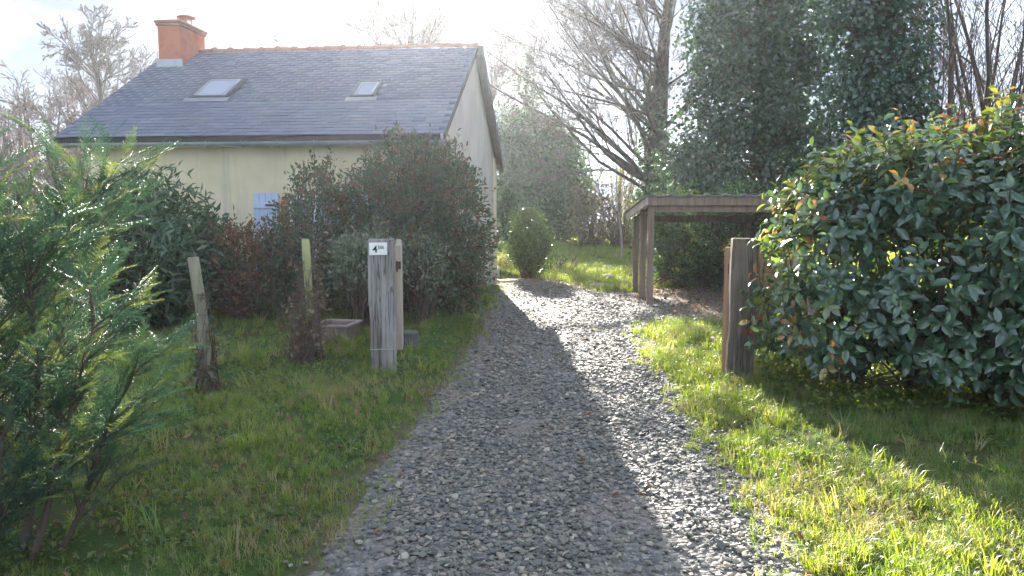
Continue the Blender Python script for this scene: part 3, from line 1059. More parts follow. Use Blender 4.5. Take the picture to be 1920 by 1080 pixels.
# ------------------------------------------------------------------ cottage
TH = 0.101
HW, HE, HR, HL = 3.292, 2.688, 4.575, 5.79
AL = np.array([-math.cos(TH), math.sin(TH), 0.0])        # along the ridge, to the left
BB = np.array([math.sin(TH), math.cos(TH), 0.0])         # towards the back
UPV = np.array([0, 0, 1.0])
RR0 = np.array([-0.609, 14.07, HR])                      # right end of the ridge
SLOPE = (HW * -BB + (HE - HR) * UPV)
SLEN = np.linalg.norm(SLOPE)
DN = SLOPE / SLEN                                        # down the front slope
DNB = unit(HW * BB + (HE - HR) * UPV)                    # down the back slope
RN = np.cross(AL, DN)
RN = RN if RN[2] > 0 else -RN
RNB = np.array(RN) * 0 + unit(np.cross(DNB, AL))
RNB = RNB if RNB[2] > 0 else -RNB
house = thing('cottage', 'small cream rendered cottage with a blue grey slate roof and orange chimney', 'house', (RR0[0] + AL[0] * 2.9, RR0[1] + AL[1] * 2.9, 0))


def hp(l, b, z):
    """cottage coordinates: l along the ridge from the right end, b towards the back from the ridge, z world"""
    return np.array([RR0[0], RR0[1], 0]) + AL * l + BB * b + UPV * z


def roof_hit(u, v):
    d = ray(u, v)
    o = np.array([0, 0, CAM_H])
    k = np.dot(RR0 - o, RN) / np.dot(d, RN)
    p = o + d * k - RR0
    return np.dot(p, AL), np.dot(p, DN)


RH = Matrix((Vector(-AL), Vector(BB), Vector(UPV))).transposed()           # x to the right, y back, z up
RF = Matrix((Vector(-AL), Vector(-DN), Vector(RN))).transposed()           # x to the right, y up the slope, z out of the slope

WB0, WB1 = -HW + 0.30, HW - 0.30      # front and back wall planes
WL0, WL1 = 0.06, HL - 0.36            # right and left wall planes
tan_r = (HR - HE) / HW


def roof_z(b):
    return HR - abs(b) * tan_r


# walls: front, back, two gables (butted)
wt = 0.35
mb = MB()
mb.prism([hp(WL0 + wt, WB0, -0.2), hp(WL1 - wt, WB0, -0.2), hp(WL1 - wt, WB0, roof_z(WB0) - 0.12), hp(WL0 + wt, WB0, roof_z(WB0) - 0.12)], BB * wt)
fw = mb.make('wall', M['render_wall'], house)
mb = MB()
mb.prism([hp(WL0 + wt, WB1 - wt, -0.2), hp(WL1 - wt, WB1 - wt, -0.2), hp(WL1 - wt, WB1 - wt, roof_z(WB1) - 0.12), hp(WL0 + wt, WB1 - wt, roof_z(WB1) - 0.12)], BB * wt)
mb.make('wall', M['render_wall'], house)
for k, l0 in enumerate((WL0, WL1 - wt)):
    mb = MB()
    mb.prism([hp(l0, WB0, -0.2), hp(l0, WB1, -0.2), hp(l0, WB1, roof_z(WB1) - 0.10), hp(l0, 0, HR - 0.10), hp(l0, WB0, roof_z(WB0) - 0.10)], AL * wt)
    mb.make('wall', M['gable_render'] if k == 0 else M['render_wall'], house)
# quoin strip on the rear right corner
mb = MB()
mb.box(hp(WL0 - 0.012, WB1 - 0.2, 1.3), (0.03, 0.42, 3.0), RH, 0.005)
mb.make('corner_strip', M['render_wall'], house)

# roof deck (two slabs meeting at the ridge)
mb = MB()
mb.prism([RR0 - AL * 0.0 + RN * -0.10, RR0 + AL * HL + RN * -0.10, RR0 + AL * HL + DN * (SLEN - 0.03) + RN * -0.10, RR0 + DN * (SLEN - 0.03) + RN * -0.10], RN * 0.088)
roof = mb.make('roof', M['deck'], house)
mb = MB()
mb.prism([RR0 + RNB * -0.10, RR0 + AL * HL + RNB * -0.10, RR0 + AL * HL + DNB * SLEN + RNB * -0.10, RR0 + DNB * SLEN + RNB * -0.10], RNB * 0.10)
mb.make('back_slope', M['slate'], roof)

# slates
EXPO, SLW, SLH = 0.115, 0.205, 0.25
rows = int(SLEN / EXPO)
rng = np.random.default_rng(31)


def slate_mesh(w, h, r):
    mb = MB()
    mb.box((0, 0, 0), (w - 0.006, h, 0.010), None, 0.0)
    return mb.mesh('slate')


slate_vars = []
for k in range(8):
    me = slate_mesh(SLW, SLH, rng)
    for v in me.vertices:
        v.co.z += rng.normal(0, 0.0012)
        v.co.y += rng.normal(0, 0.004) if v.co.y < 0 else 0
    me.materials.append(M['slate'])
    slate_vars.append(me)
box_v = np.array([(x, y, z) for x in (-0.5, 0.5) for y in (-0.5, 0.5) for z in (-0.5, 0.5)])
box_f = np.array([(0, 1, 3, 2), (4, 6, 7, 5), (0, 4, 5, 1), (2, 3, 7, 6), (0, 2, 6, 4), (1, 5, 7, 3)])
sky1 = [roof_hit(*p) for p in ((386, 153), (455, 153), (432, 187), (364, 187))]
sky2 = [roof_hit(*p) for p in ((674, 158), (718, 158), (703, 186), (658, 186))]


def rect_of(sk):
    a = np.array(sk)
    return a[:, 0].min() * 0.5 + np.sort(a[:, 0])[1] * 0.5, a[:, 0].max() * 0.5 + np.sort(a[:, 0])[2] * 0.5, a[:2, 1].mean(), a[2:, 1].mean()


SKY = [rect_of(sky1), rect_of(sky2)]
CH_L0, CH_L1, CH_B0, CH_B1 = 5.19, 5.61, -0.70, 0.18
V_all, F_all, A_all, nv = [], [], [], 0
n_part = 0
for r in range(rows + 1):
    s_low = SLEN - r * EXPO                 # lower edge of this row along the slope
    off = (r % 2) * SLW / 2
    cols = int(HL / SLW) + 2
    for c in range(-1, cols):
        l0 = max(0.0, c * SLW + off)
        l1 = min(HL, c * SLW + off + SLW)
        if l1 - l0 < 0.04:
            continue
        lc, sc = (l0 + l1) / 2, s_low - SLH / 2
        if sc - SLH / 2 < -0.01:
            sc = SLH / 2 - 0.01
        skip = False
        for (a, b, c0, c1) in SKY:
            if a - 0.02 < lc < b + 0.02 and c0 - 0.02 < s_low - EXPO * 0.5 < c1 + 0.02:
                skip = True
        if skip:
            continue
        tilt = -0.062 + rng.normal(0, 0.006)
        yaw = rng.normal(0, 0.008)
        roll = rng.normal(0, 0.008)
        pos = RR0 + AL * lc + DN * sc + RN * (0.012 + rng.random() * 0.0015)
        rot = RF @ Euler((tilt, roll, yaw)).to_matrix()
        full = (l1 - l0) > SLW * 0.97
        if r < 11 and full and n_part < 300:
            o = bpy.data.objects.new('slate', slate_vars[rng.integers(8)])
            COL.objects.link(o)
            o.parent = roof
            o.matrix_basis = Matrix.Translation(Vector(pos)) @ rot.to_4x4()
            n_part += 1
        else:
            v = box_v * np.array([(l1 - l0) - 0.006, SLH, 0.010]) @ np.array(rot).T + pos
            V_all.append(v); F_all.append(box_f + nv); A_all.append(np.full(8, rng.random())); nv += 8
link('slates', np_mesh('slates', np.concatenate(V_all), [np.concatenate(F_all)], False, np.concatenate(A_all)), M['slate'], roof, 'stuff')

# ridge tiles, each overlapping the next with a raised collar
nt = 17
tl = (CH_L0 - 0.0) / nt
rt_me = None
for i in range(nt):
    if rt_me is None:
        mb = MB()
        prof = []
        for (x, k) in ((-tl / 2 - 0.02, 1.0), (tl / 2 - 0.05, 1.0), (tl / 2 - 0.05, 1.28), (tl / 2 + 0.012, 1.28)):
            prof.append([(x, 0.09 * k * math.cos(a), 0.08 * k * math.sin(a) - 0.04) for a in np.linspace(-0.25, math.pi + 0.25, 9)])
        vs = [[mb.bm.verts.new(p) for p in ring] for ring in prof]
        for a, b in zip(vs[:-1], vs[1:]):
            for j in range(8):
                mb.bm.faces.new((a[j], a[j + 1], b[j + 1], b[j]))
        rt_me = mb.mesh('ridge_tile', True)
        rt_me.materials.append(M['terracotta'])
        for p in rt_me.polygons:
            p.use_smooth = True
    o = bpy.data.objects.new('ridge_tile', rt_me)
    COL.objects.link(o)
    o.parent = roof
    pos = RR0 + AL * ((i + 0.5) * tl) + UPV * (0.012 + 0.006 * math.sin(i * 1.7))
    o.matrix_basis = Matrix.Translation(Vector(pos)) @ RH.to_4x4() @ Euler((0, 0, 0.01 * math.sin(i * 2.3))).to_matrix().to_4x4()

# verge trims: thin mortar on the front right, dark barge boards on the back right and left
mb = MB()
mb.prism([RR0 + AL * 0.055 + RN * -0.13, RR0 + AL * 0.055 + RN * -0.004, RR0 + AL * 0.055 + DN * SLEN - RN * 0.004, RR0 + AL * 0.055 + DN * SLEN - RN * 0.13], -AL * 0.035)
mb.make('verge', M['gable_render'], roof)
mb = MB()
mb.prism([RR0 - AL * 0.002 + RNB * -0.20, RR0 - AL * 0.002 + RNB * 0.012, RR0 - AL * 0.002 + DNB * (SLEN + 0.02) + RNB * 0.012, RR0 - AL * 0.002 + DNB * (SLEN + 0.02) - RNB * 0.20], -AL * 0.09)
mb.make('barge_board', M['barge'], roof)
mb = MB()
mb.prism([RR0 + AL * (HL + 0.003) + RN * -0.14, RR0 + AL * (HL + 0.003) + RN * -0.005, RR0 + AL * (HL + 0.003) + DN * SLEN - RN * 0.005, RR0 + AL * (HL + 0.003) + DN * SLEN - RN * 0.14], AL * 0.025)
mb.make('barge_board', M['barge'], roof)

# roof vents (small raised slates)
for (u, v) in ((433, 124), (628, 229), (786, 227), (716, 227), (797, 152), (736, 121)):
    l, s = roof_hit(u, v)
    mb = MB()
    mb.box(RR0 + AL * l + DN * s + RN * 0.026, (0.20, 0.13, 0.03), RF @ Euler((0.14, 0, 0)).to_matrix(), 0.006)
    mb.make('roof_vent', M['slate'], roof)

# skylights
for (a, b, c0, c1) in SKY:
    lc, sc, w, h = (a + b) / 2, (c0 + c1) / 2, b - a, c1 - c0
    ctr = RR0 + AL * lc + DN * sc
    mb = MB()
    fr = 0.042
    for (dx_, dy_, sx, sy) in ((0, h / 2 - fr / 2, w, fr), (0, -h / 2 + fr / 2, w, fr), (w / 2 - fr / 2, 0, fr, h - 2 * fr), (-w / 2 + fr / 2, 0, fr, h - 2 * fr)):
        mb.box(ctr + (-AL) * dx_ + (-DN) * dy_ + RN * 0.032, (sx, sy, 0.075), RF, 0.006)
    sk = mb.make('skylight', M['zinc_dark'], house)
    mb = MB()
    i2 = fr + 0.004
    fr2 = 0.035
    w2, h2 = w - 2 * i2, h - 2 * i2
    for (dx_, dy_, sx, sy) in ((0, h2 / 2 - fr2 / 2, w2, fr2), (0, -h2 / 2 + fr2 / 2, w2, fr2), (w2 / 2 - fr2 / 2, 0, fr2, h2 - 2 * fr2), (-w2 / 2 + fr2 / 2, 0, fr2, h2 - 2 * fr2)):
        mb.box(ctr + (-AL) * dx_ + (-DN) * dy_ + RN * 0.036, (sx, sy, 0.05), RF, 0.004)
    mb.make('sash', M['zinc'], sk)
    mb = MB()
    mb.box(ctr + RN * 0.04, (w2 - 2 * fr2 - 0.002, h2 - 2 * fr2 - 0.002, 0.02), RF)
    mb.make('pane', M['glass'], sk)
    mb = MB()
    mb.box(ctr + DN * (h / 2 + 0.07) + RN * 0.032, (w + 0.10, 0.13, 0.012), RF @ Euler((0.05, 0, 0)).to_matrix())
    mb.make('flashing', M['zinc'], sk)

# chimney
cc = hp((CH_L0 + CH_L1) / 2, (CH_B0 + CH_B1) / 2, 0)
cw, cdp = CH_L1 - CH_L0, CH_B1 - CH_B0
ztop = 4.99
mb = MB()
mb.box((cc[0], cc[1], (3.9 + ztop - 0.10) / 2), (cw, cdp, ztop - 0.10 - 3.9), RH, 0.008)
ch = mb.make('chimney', M['chimney'], house)
mb = MB()
mb.box((cc[0], cc[1], ztop - 0.077), (cw + 0.05, cdp + 0.05, 0.046), RH, 0.008)
mb.box((cc[0], cc[1], ztop - 0.027), (cw + 0.09, cdp + 0.09, 0.05), RH, 0.01)
mb.make('chimney_cap', M['terracotta'], ch)
mb = MB()
mb.box(np.array([cc[0], cc[1], 0]) - BB * (cdp / 2 + 0.012) + UPV * (roof_z(CH_B0) + 0.06), (cw + 0.06, 0.02, 0.16), RH)
mb.make('flashing', M['zinc'], ch)
cwl = hp((CH_L0 + CH_L1) / 2 - 0.02, -0.12, 0)
mb = MB()
mb.tube([cwl + UPV * (ztop - 0.01), cwl + UPV * (ztop + 0.07)], 0.10, 16)
for k in range(4):
    a = k * math.pi / 2 + 0.4
    pz = cwl + np.array([math.cos(a), math.sin(a), 0]) * 0.085
    mb.tube([pz + UPV * (ztop + 0.05), pz + UPV * (ztop + 0.17)], 0.014, 6)
cow = mb.make('cowl', M['terracotta'], ch)
mb = MB()
mb.tube([cwl + UPV * (ztop + 0.165), cwl + UPV * (ztop + 0.18), cwl + UPV * (ztop + 0.205), cwl + UPV * (ztop + 0.222)], [0.16, 0.17, 0.12, 0.03], 20)
mb.make('cowl_lid', M['terracotta'], ch)

# gutter with brackets
gs = RR0 + DN * (SLEN + 0.045) + RN * -0.065
prof = [(0.062 * math.cos(a), 0.062 * math.sin(a)) for a in np.linspace(math.pi, 2 * math.pi, 9)]
mb = MB()
rings = []
for l in (-0.03, HL + 0.10):
    outer = [mb.bm.verts.new(gs + AL * l + (-BB) * x + UPV * z) for x, z in prof]
    innr = [mb.bm.verts.new(gs + AL * l + (-BB) * x * 0.93 + UPV * (z * 0.93 + 0.002)) for x, z in prof[::-1]]
    rings.append(outer + innr)
nn = len(rings[0])
for j in range(nn):
    mb.bm.faces.new((rings[0][j], rings[0][(j + 1) % nn], rings[1][(j + 1) % nn], rings[1][j]))
for ring in rings:
    mb.bm.faces.new(ring)
gut = mb.make('gutter', M['zinc'], house)
for i in range(11):
    l = 0.25 + i * 0.53
    mb = MB()
    mb.tube([gs + AL * l - BB * 0.070 + UPV * 0.01, gs + AL * l - BB * 0.05 - UPV * 0.05, gs + AL * l - UPV * 0.072, gs + AL * l + BB * 0.05 - UPV * 0.05, gs + AL * l + BB * 0.075 + UPV * 0.02], 0.008, 5)
    mb.make('bracket', M['zinc'], gut)
# rafter ends under the eaves
for i in range(11):
    l = 0.45 + i * 0.52
    mb = MB()
    mb.box(RR0 + AL * l + DN * (SLEN - 0.20) - RN * 0.145, (0.07, 0.36, 0.085), RF, 0.004)
    mb.make('rafter_end', M['white_wood'], house)

# window with brick surround and shutters in the front wall
def wall_hit(u, v):
    d = ray(u, v)
    o = np.array([0, 0, CAM_H])
    p0 = hp(0, WB0, 0)
    k = np.dot(p0 - o, BB) / np.dot(d, BB)
    p = o + d * k
    return np.dot(p - p0, AL), p[2]


wl0, wz1 = wall_hit(543, 362)
wz1 -= 0.03
WW, WHT = 0.80, 1.15
wl1, wl0 = wl0, wl0 - WW
wz0 = wz1 - WHT
wmid = hp((wl0 + wl1) / 2, WB0, (wz0 + wz1) / 2)
mb = MB()
for (dx_, dz_, sx, sz) in ((0, WHT / 2 - 0.035, WW, 0.07), (0, -WHT / 2 + 0.035, WW, 0.07), (WW / 2 - 0.035, 0, 0.07, WHT - 0.14), (-WW / 2 + 0.035, 0, 0.07, WHT - 0.14), (0, 0, 0.06, WHT - 0.14)):
    mb.box(wmid - AL * dx_ + UPV * dz_ - BB * 0.018, (sx, 0.05, sz), RH, 0.004)
win = mb.make('window', M['white_wood'], house)
for s in (-1, 1):
    mb = MB()
    mb.box(wmid - AL * s * (WW / 4 - 0.02) - BB * 0.010, (WW / 2 - 0.105, 0.02, WHT - 0.144), RH)
    mb.make('pane', M['glass'], win)
mb = MB()
mb.box(hp((wl0 + wl1) / 2, WB0 - 0.06, wz0 - 0.04), (WW + 0.30, 0.14, 0.07), RH, 0.008)
mb.make('sill', M['stone'], win)
brick_me = MB().box((0, 0, 0), (0.11, 0.05, 0.058), None, 0.004).mesh('brick')
brick_me.materials.append(M['brick'])
brick_top = MB().box((0, 0, 0), (0.058, 0.05, 0.20), None, 0.004).mesh('brick')
brick_top.materials.append(M['brick'])
for s, lb in ((1, wl1 + 0.058), (-1, wl0 - 0.058)):
    for k in range(17):
        o = bpy.data.objects.new('brick', brick_me)
        COL.objects.link(o)
        o.parent = win
        o.matrix_basis = Matrix.Translation(Vector(hp(lb + 0.012 * (k % 2) * s, WB0 - 0.004, wz0 + 0.036 + k * 0.0665))) @ RH.to_4x4()

def shutter(l0, l1, z0, z1, parent):
    w = (l1 - l0)
    mb = MB()
    c = hp((l0 + l1) / 2, WB0 - 0.04, (z0 + z1) / 2)
    mb.box(c + BB * 0.0175, (w * 0.97, 0.006, (z1 - z0) * 0.98), RH)
    sh = mb.make('shutter', M['shutter'], parent)
    for zz in (z0 + 0.18, z1 - 0.18):
        mb = MB()
        mb.box(np.array([c[0], c[1], zz]) - BB * 0.026, (w * 0.94, 0.022, 0.09), RH, 0.003)
        mb.make('batten', M['shutter'], sh)
        mb = MB()
        mb.box(np.array([c[0], c[1], zz]) - BB * 0.0395 - AL * w * 0.22, (w * 0.42, 0.004, 0.03), RH)
        mb.make('hinge', M['iron'], sh)
    nb = 4
    pw = w / nb
    me = MB().box((0, 0, 0), (pw - 0.006, 0.028, z1 - z0), None, 0.004).mesh('plank')
    me.materials.append(M['shutter'])
    for k in range(nb):
        o = bpy.data.objects.new('plank', me)
        COL.objects.link(o)
        o.parent = sh
        o.matrix_basis = Matrix.Translation(Vector(hp(l0 + (k + 0.5) * pw, WB0 - 0.04, (z0 + z1) / 2))) @ RH.to_4x4()


sh0, shz = wall_hit(477, 362)
sh1, _ = wall_hit(524, 362)
shutter(sh1, sh0, wz0 + 0.0, shz, house)
shutter(wl0 - 0.13 - 0.42, wl0 - 0.13, wz0, wz1, house)

# ------------------------------------------------------------------ gate posts, number plate, gates
def hz(x, y):
    return float(H(np.array([x]), np.array([y]))[0])


def weather_box(mb, c, size, rot, seed, bevel=0.012, cuts=6):
    """a timber with slightly wavy edges"""
    r = np.random.default_rng(seed)
    bm = mb.bm
    g = bmesh.ops.create_cube(bm, size=1.0)
    vs = g['verts']
    for v in vs:
        v.co = Vector((v.co.x * size[0], v.co.y * size[1], v.co.z * size[2]))
    es = list({e for v in vs for e in v.link_edges})
    gb = bmesh.ops.bevel(bm, geom=es, offset=bevel, segments=2, affect='EDGES', profile=0.6)
    allv = [v for v in bm.verts]
    es = [e for e in bm.edges if abs(e.verts[0].co.z - e.verts[1].co.z) > size[2] * 0.5]
    bmesh.ops.subdivide_edges(bm, edges=es, cuts=cuts, use_grid_fill=True)
    for v in bm.verts:
        k = v.co.z * 3.1
        v.co.x += 0.006 * math.sin(k * 2.2 + seed) + r.normal(0, 0.0016)
        v.co.y += 0.004 * math.sin(k * 1.7 + seed * 2) + r.normal(0, 0.0016)
    bmesh.ops.transform(bm, matrix=Matrix.Translation(Vector([float(x) for x in c])) @ rot.to_4x4(), verts=bm.verts[:])


LPX, LPY = -1.180, 6.95
lpz = hz(LPX, LPY)
rot_l = Euler((R(0.4), R(-0.5), R(6))).to_matrix()
mb = MB()
hgt = 1.37 - lpz + 0.12
weather_box(mb, (LPX, LPY, 1.37 - hgt / 2), (0.232, 0.13, hgt), rot_l, 3)
gp = thing('gate_post', 'broad grey railway sleeper gate post beneath the house number plate', 'gate post', (LPX, LPY, lpz))
post_l = mb.make('timber', M['sleeper'], gp)
# old wire strap near the foot
mb = MB()
mb.box((LPX + 0.004, LPY - 0.071, lpz + 0.19), (0.225, 0.006, 0.007), rot_l)
mb.make('wire_strap', M['steel'], gp)

# number plate
plate_rot = rot_l
pf = np.array([LPX - 0.004, LPY, 1.37]) + np.array(plate_rot @ Vector((-0.022, -0.0795, -0.085)))
plate = thing('house_number_plate', 'small white number plate reading 4 bis on the grey sleeper gate post', 'sign', pf)
mb = MB()
mb.box(pf, (0.158, 0.006, 0.112), plate_rot, 0.002)
mb.make('plate', M['plate'], plate)


def text_mesh(body, size, loc, rot, name, bold=0.0):
    cu = bpy.data.curves.new(name, 'FONT')
    cu.body = body
    cu.size = size
    cu.extrude = 0.0008
    cu.offset = bold
    cu.align_x = 'CENTER'
    cu.align_y = 'CENTER'
    tmp = bpy.data.objects.new(name, cu)
    COL.objects.link(tmp)
    dg = bpy.context.evaluated_depsgraph_get()
    me = bpy.data.meshes.new_from_object(tmp.evaluated_get(dg))
    COL.objects.unlink(tmp)
    bpy.data.objects.remove(tmp)
    me.transform(Matrix.Translation(Vector(loc)) @ rot.to_4x4() @ Matrix.Rotation(math.pi / 2, 4, 'X'))
    return me


def on_plate(x, z):
    return pf + np.array(plate_rot @ Vector((x, -0.0042, z)))


link('numeral', text_mesh('4', 0.088, on_plate(-0.028, -0.006), plate_rot, 'numeral', 0.0016), M['black'], plate)
link('lettering', text_mesh('bis', 0.046, on_plate(0.026, 0.014), plate_rot, 'lettering', 0.0009), M['black'], plate)
for sx in (-0.072, 0.072):
    mb = MB()
    p = on_plate(sx, -0.002)
    mb.tube([p + np.array([0, 0.002, 0]), p - np.array([0, 0.002, 0])], 0.004, 8)
    mb.make('screw', M['steel'], plate)


def gate_leaf(name, label, hinge, ang, length, z0, z1, mat, stile_foot=None, seed=1, stile_mat=None):
    """picket leaf from hinge (x, y) along direction ang (from +Y towards +X)"""
    d = np.array([math.sin(ang), math.cos(ang), 0])
    s = np.array([math.cos(ang), -math.sin(ang), 0])
    rm = Matrix((Vector(d), Vector(-s), Vector((0, 0, 1)))).transposed()
    t = thing(name, label, 'gate', (hinge[0], hinge[1], z0))
    h0 = np.array([hinge[0], hinge[1], 0.0])
    r = np.random.default_rng(seed)
    zf = z0 if stile_foot is None else stile_foot
    mb = MB()
    mb.box(h0 + d * 0.03 + UPV * (zf + z1) / 2, (0.065, 0.07, z1 - zf), rm, 0.012, seg=2)
    mb.make('stile', stile_mat or mat, t)
    mb = MB()
    mb.box(h0 + d * (length - 0.03) + UPV * (z0 + z1) / 2, (0.06, 0.06, z1 - z0), rm, 0.008)
    mb.make('stile', mat, t)
    for zz in (z0 + 0.14, z1 - 0.20):
        mb = MB()
        mb.box(h0 + d * (length / 2) + UPV * zz, (length - 0.13, 0.035, 0.09), rm, 0.005)
        mb.make('rail', mat, t)
    a, b = np.array([0.10, z0 + 0.19]), np.array([length - 0.10, z1 - 0.26])
    c = (a + b) / 2
    ln = np.linalg.norm(b - a)
    th = math.atan2(b[1] - a[1], b[0] - a[0])
    mb = MB()
    mb.box(h0 + d * c[0] + UPV * c[1], (ln, 0.03, 0.08), rm @ Euler((0, -th, 0)).to_matrix(), 0.004)
    mb.make('brace', mat, t)
    n = int((length - 0.14) / 0.125)
    me = MB()
    me.box((0, 0, 0), (0.07, 0.02, z1 - z0 - 0.06), None, 0.006, seg=2)
    pm = me.mesh('picket')
    pm.materials.append(mat)
    for k in range(n):
        o = bpy.data.objects.new('picket', pm)
        COL.objects.link(o)
        o.parent = t
        o.matrix_parent_inverse = parent_world(t).inverted()
        o.matrix_basis = Matrix.Translation(Vector(h0 + d * (0.125 + k * 0.125) + s * 0.030 + UPV * ((z0 + z1) / 2 + r.normal(0, 0.004)))) @ rm.to_4x4()
    return t, h0, d, s, rm


gl, h0, d_, s_, rm_ = gate_leaf('gate', 'pale wooden gate leaf standing open edge on beside the numbered post', (-1.057, 7.12), R(-8.2), 1.55, 0.32, 1.31, M['gate_wood'], seed=4)
mb = MB()
mb.box(h0 + np.array([-0.01, -0.006, 1.11]), (0.045, 0.016, 0.10), rm_, 0.003)
mb.box(h0 + np.array([0.012, -0.012, 1.12]), (0.012, 0.03, 0.07), rm_, 0.003)
mb.make('latch', M['iron'], gl)

RPX, RPY = 2.155, 7.15
rpz = hz(RPX, RPY)
rot_r = Euler((R(-0.3), R(0.6), R(-7))).to_matrix()
mb = MB()
weather_box(mb, (RPX, RPY, 0.60), (0.238, 0.135, 1.54), rot_r, 8)
gp2 = thing('gate_post', 'thick dark brown sleeper gate post standing in sunlit grass beside the leafy hedge', 'gate post', (RPX, RPY, rpz))
mb.make('timber', M['sleeper_dark'], gp2)

gr_, h0, d_, s_, rm_ = gate_leaf('gate', 'brown picket gate leaf swung open behind the sleeper post and leafy hedge', (2.050, 7.30), R(44), 1.85, 0.22, 1.28, M['gate_brown'], 0.0, 6, M['gate_wood_warm'])
mb = MB()
mb.box(h0 + np.array([0.012, -0.052, 1.075]), (0.03, 0.03, 0.10), None, 0.003)
mb.make('latch', M['iron'], gr_)
mb = MB()
mb.box(h0 + np.array([0.022, -0.062, 1.04]), (0.035, 0.016, 0.035), None, 0.003)
mb.make('latch_catch', M['steel'], gr_)

# ------------------------------------------------------------------ fence posts with climbers
def round_post(name, label, foot, top, r, mat, seed):
    foot, top = np.array(foot, float), np.array(top, float)
    rr = np.random.default_rng(seed)
    n = 9
    t = np.linspace(0, 1, n)[:, None]
    P = (foot + np.array([0, 0, -0.12])) * (1 - t) + top * t + np.concatenate([rr.normal(0, 0.004, (n, 2)), np.zeros((n, 1))], 1)
    mb = MB()
    mb.tube(P, r * (1.04 - 0.1 * t[:, 0]) * rr.uniform(0.96, 1.04, n), 10)
    o = mb.make(name, M[mat], None, None, True)
    return o


fz = hz(-2.44, 6.15)
p1 = round_post('fence_post', '', (-2.44, 6.15, fz), (-2.55, 6.15, 1.25), 0.046, 'chestnut', 4)
tag(p1, 'leaning grey fence post with ivy stems beside the feathery conifer', 'fence post')
fz2 = hz(-1.90, 7.25)
p2 = round_post('fence_post', '', (-1.90, 7.25, fz2), (-1.945, 7.25, 1.355), 0.040, 'green_post', 5)
tag(p2, 'yellow green fence post wrapped in dead climber stems near the planter', 'fence post')
p3 = round_post('stake', '', (-1.95, 7.33, fz2), (-1.985, 7.33, 1.36), 0.022, 'sleeper', 6)
tag(p3, 'thin grey stake just behind the yellow green fence post', 'stake')


def climber(name, label, foot, top, rad, n_st, n_lf, leafmat, stemmat, L, seed, hfrac=1.0, skirt=0.0):
    rng = np.random.default_rng(seed)
    foot, top = np.array(foot, float), np.array(top, float)
    t = thing(name, label, 'climbing plant', foot)
    tub = Tubes()
    n = 12
    s = np.linspace(0, 1, n)
    a0 = rng.uniform(0, 6.28, n_st)
    tw = rng.uniform(-5, 5, n_st)
    hh = rng.uniform(0.35, 1.0, n_st) * hfrac
    P = np.zeros((n_st, n, 3))
    for i in range(n_st):
        ang = a0[i] + tw[i] * s
        rr = rad * (rng.uniform(0.7, 1.6) + skirt * (1 - s) ** 2 * rng.random())
        P[i] = foot + (top - foot) * (s * hh[i])[:, None] + np.stack([np.cos(ang) * rr, np.sin(ang) * rr, rng.normal(0, 0.01, n)], 1)
    tub.add(P, np.repeat(np.linspace(0.006, 0.0025, n)[None], n_st, 0), 4, rng)
    k = rng.integers(0, n_st, n_st * 5)
    j = rng.integers(2, n - 1, n_st * 5)
    q0 = P[k, j]
    d = unit(rng.normal(0, 1, (len(k), 3)) * np.array([1, 1, 0.5]) + np.array([0, 0, 0.1]))
    Q = level(q0, d, rng.uniform(0.06, 0.24, len(k)), rng, 0.3, -0.12, 5)
    tub.add(Q, np.repeat(np.linspace(0.0028, 0.0012, 5)[None], len(k), 0), 3, rng)
    link('stems', tub.mesh('stems'), M[stemmat], t, 'stuff')
    kk = rng.integers(0, len(Q), n_lf)
    LP = Q[kk, rng.integers(1, 5, n_lf)] + rng.normal(0, 0.012, (n_lf, 3))
    LD = unit(rng.normal(0, 1, (n_lf, 3)) + np.array([0, 0, -0.5]))
    Ls = L * rng.uniform(0.6, 1.2, n_lf)
    link('foliage', leaves_mesh('foliage', LP, LD, Ls, Ls * 0.5, rng.random(n_lf), rng), M[leafmat], t, 'stuff')
    return t


climber('ivy', 'dark ivy stems twisting up the leaning grey fence post', (-2.47, 6.13, fz), (-2.53, 6.15, 1.12), 0.05, 20, 420, 'lf_ever', 'bark_brown', 0.05, 41, 1.0, 1.4)
climber('climber', 'dead brown climber hanging around the yellow green fence post', (-1.96, 7.20, fz2), (-1.96, 7.24, 1.20), 0.075, 60, 760, 'lf_dry', 'twig', 0.055, 42, 1.0, 1.2)
# ------------------------------------------------------------------ planter, block, bin, stones
def lower_leafy(name, label, cat, base, n, L, W, mat, seed, up=1.0, rnd=None):
    rng = np.random.default_rng(seed)
    t = thing(name, label, cat, base)
    a = np.arange(n) * 2.4 + rng.normal(0, 0.2, n)
    D = unit(np.stack([np.cos(a), np.sin(a), np.full(n, up) * rng.uniform(0.4, 1.4, n)], 1))
    for k in range(n):
        ln = L * rng.uniform(0.7, 1.15)
        me = leaves_mesh('leaf', np.array([base]) + D[k:k + 1] * 0.015, D[k:k + 1], np.array([ln]), np.array([W * ln / L]), rng.random(1), rng, T_OVAL, 1.0, 0.15)
        link('leaf', me, M[mat], t)
    return t


pc = np.array([-1.90, 8.28])
pz = hz(*pc)
rp = Euler((0, 0, R(-9))).to_matrix()
pl = thing('planter', 'empty rectangular terracotta planter trough on the lawn left of the numbered post', 'planter', (pc[0], pc[1], pz))
mb = MB()
w, d, h, tk = 0.38, 0.42, 0.19, 0.028
X = Vector((1, 0, 0)); 


def pbox(mbx, lx, ly, lz, sx, sy, sz, bev=0.004):
    o = rp @ Vector((lx, ly, 0))
    mbx.box((pc[0] + o.x, pc[1] + o.y, pz + lz), (sx, sy, sz), rp, bev)


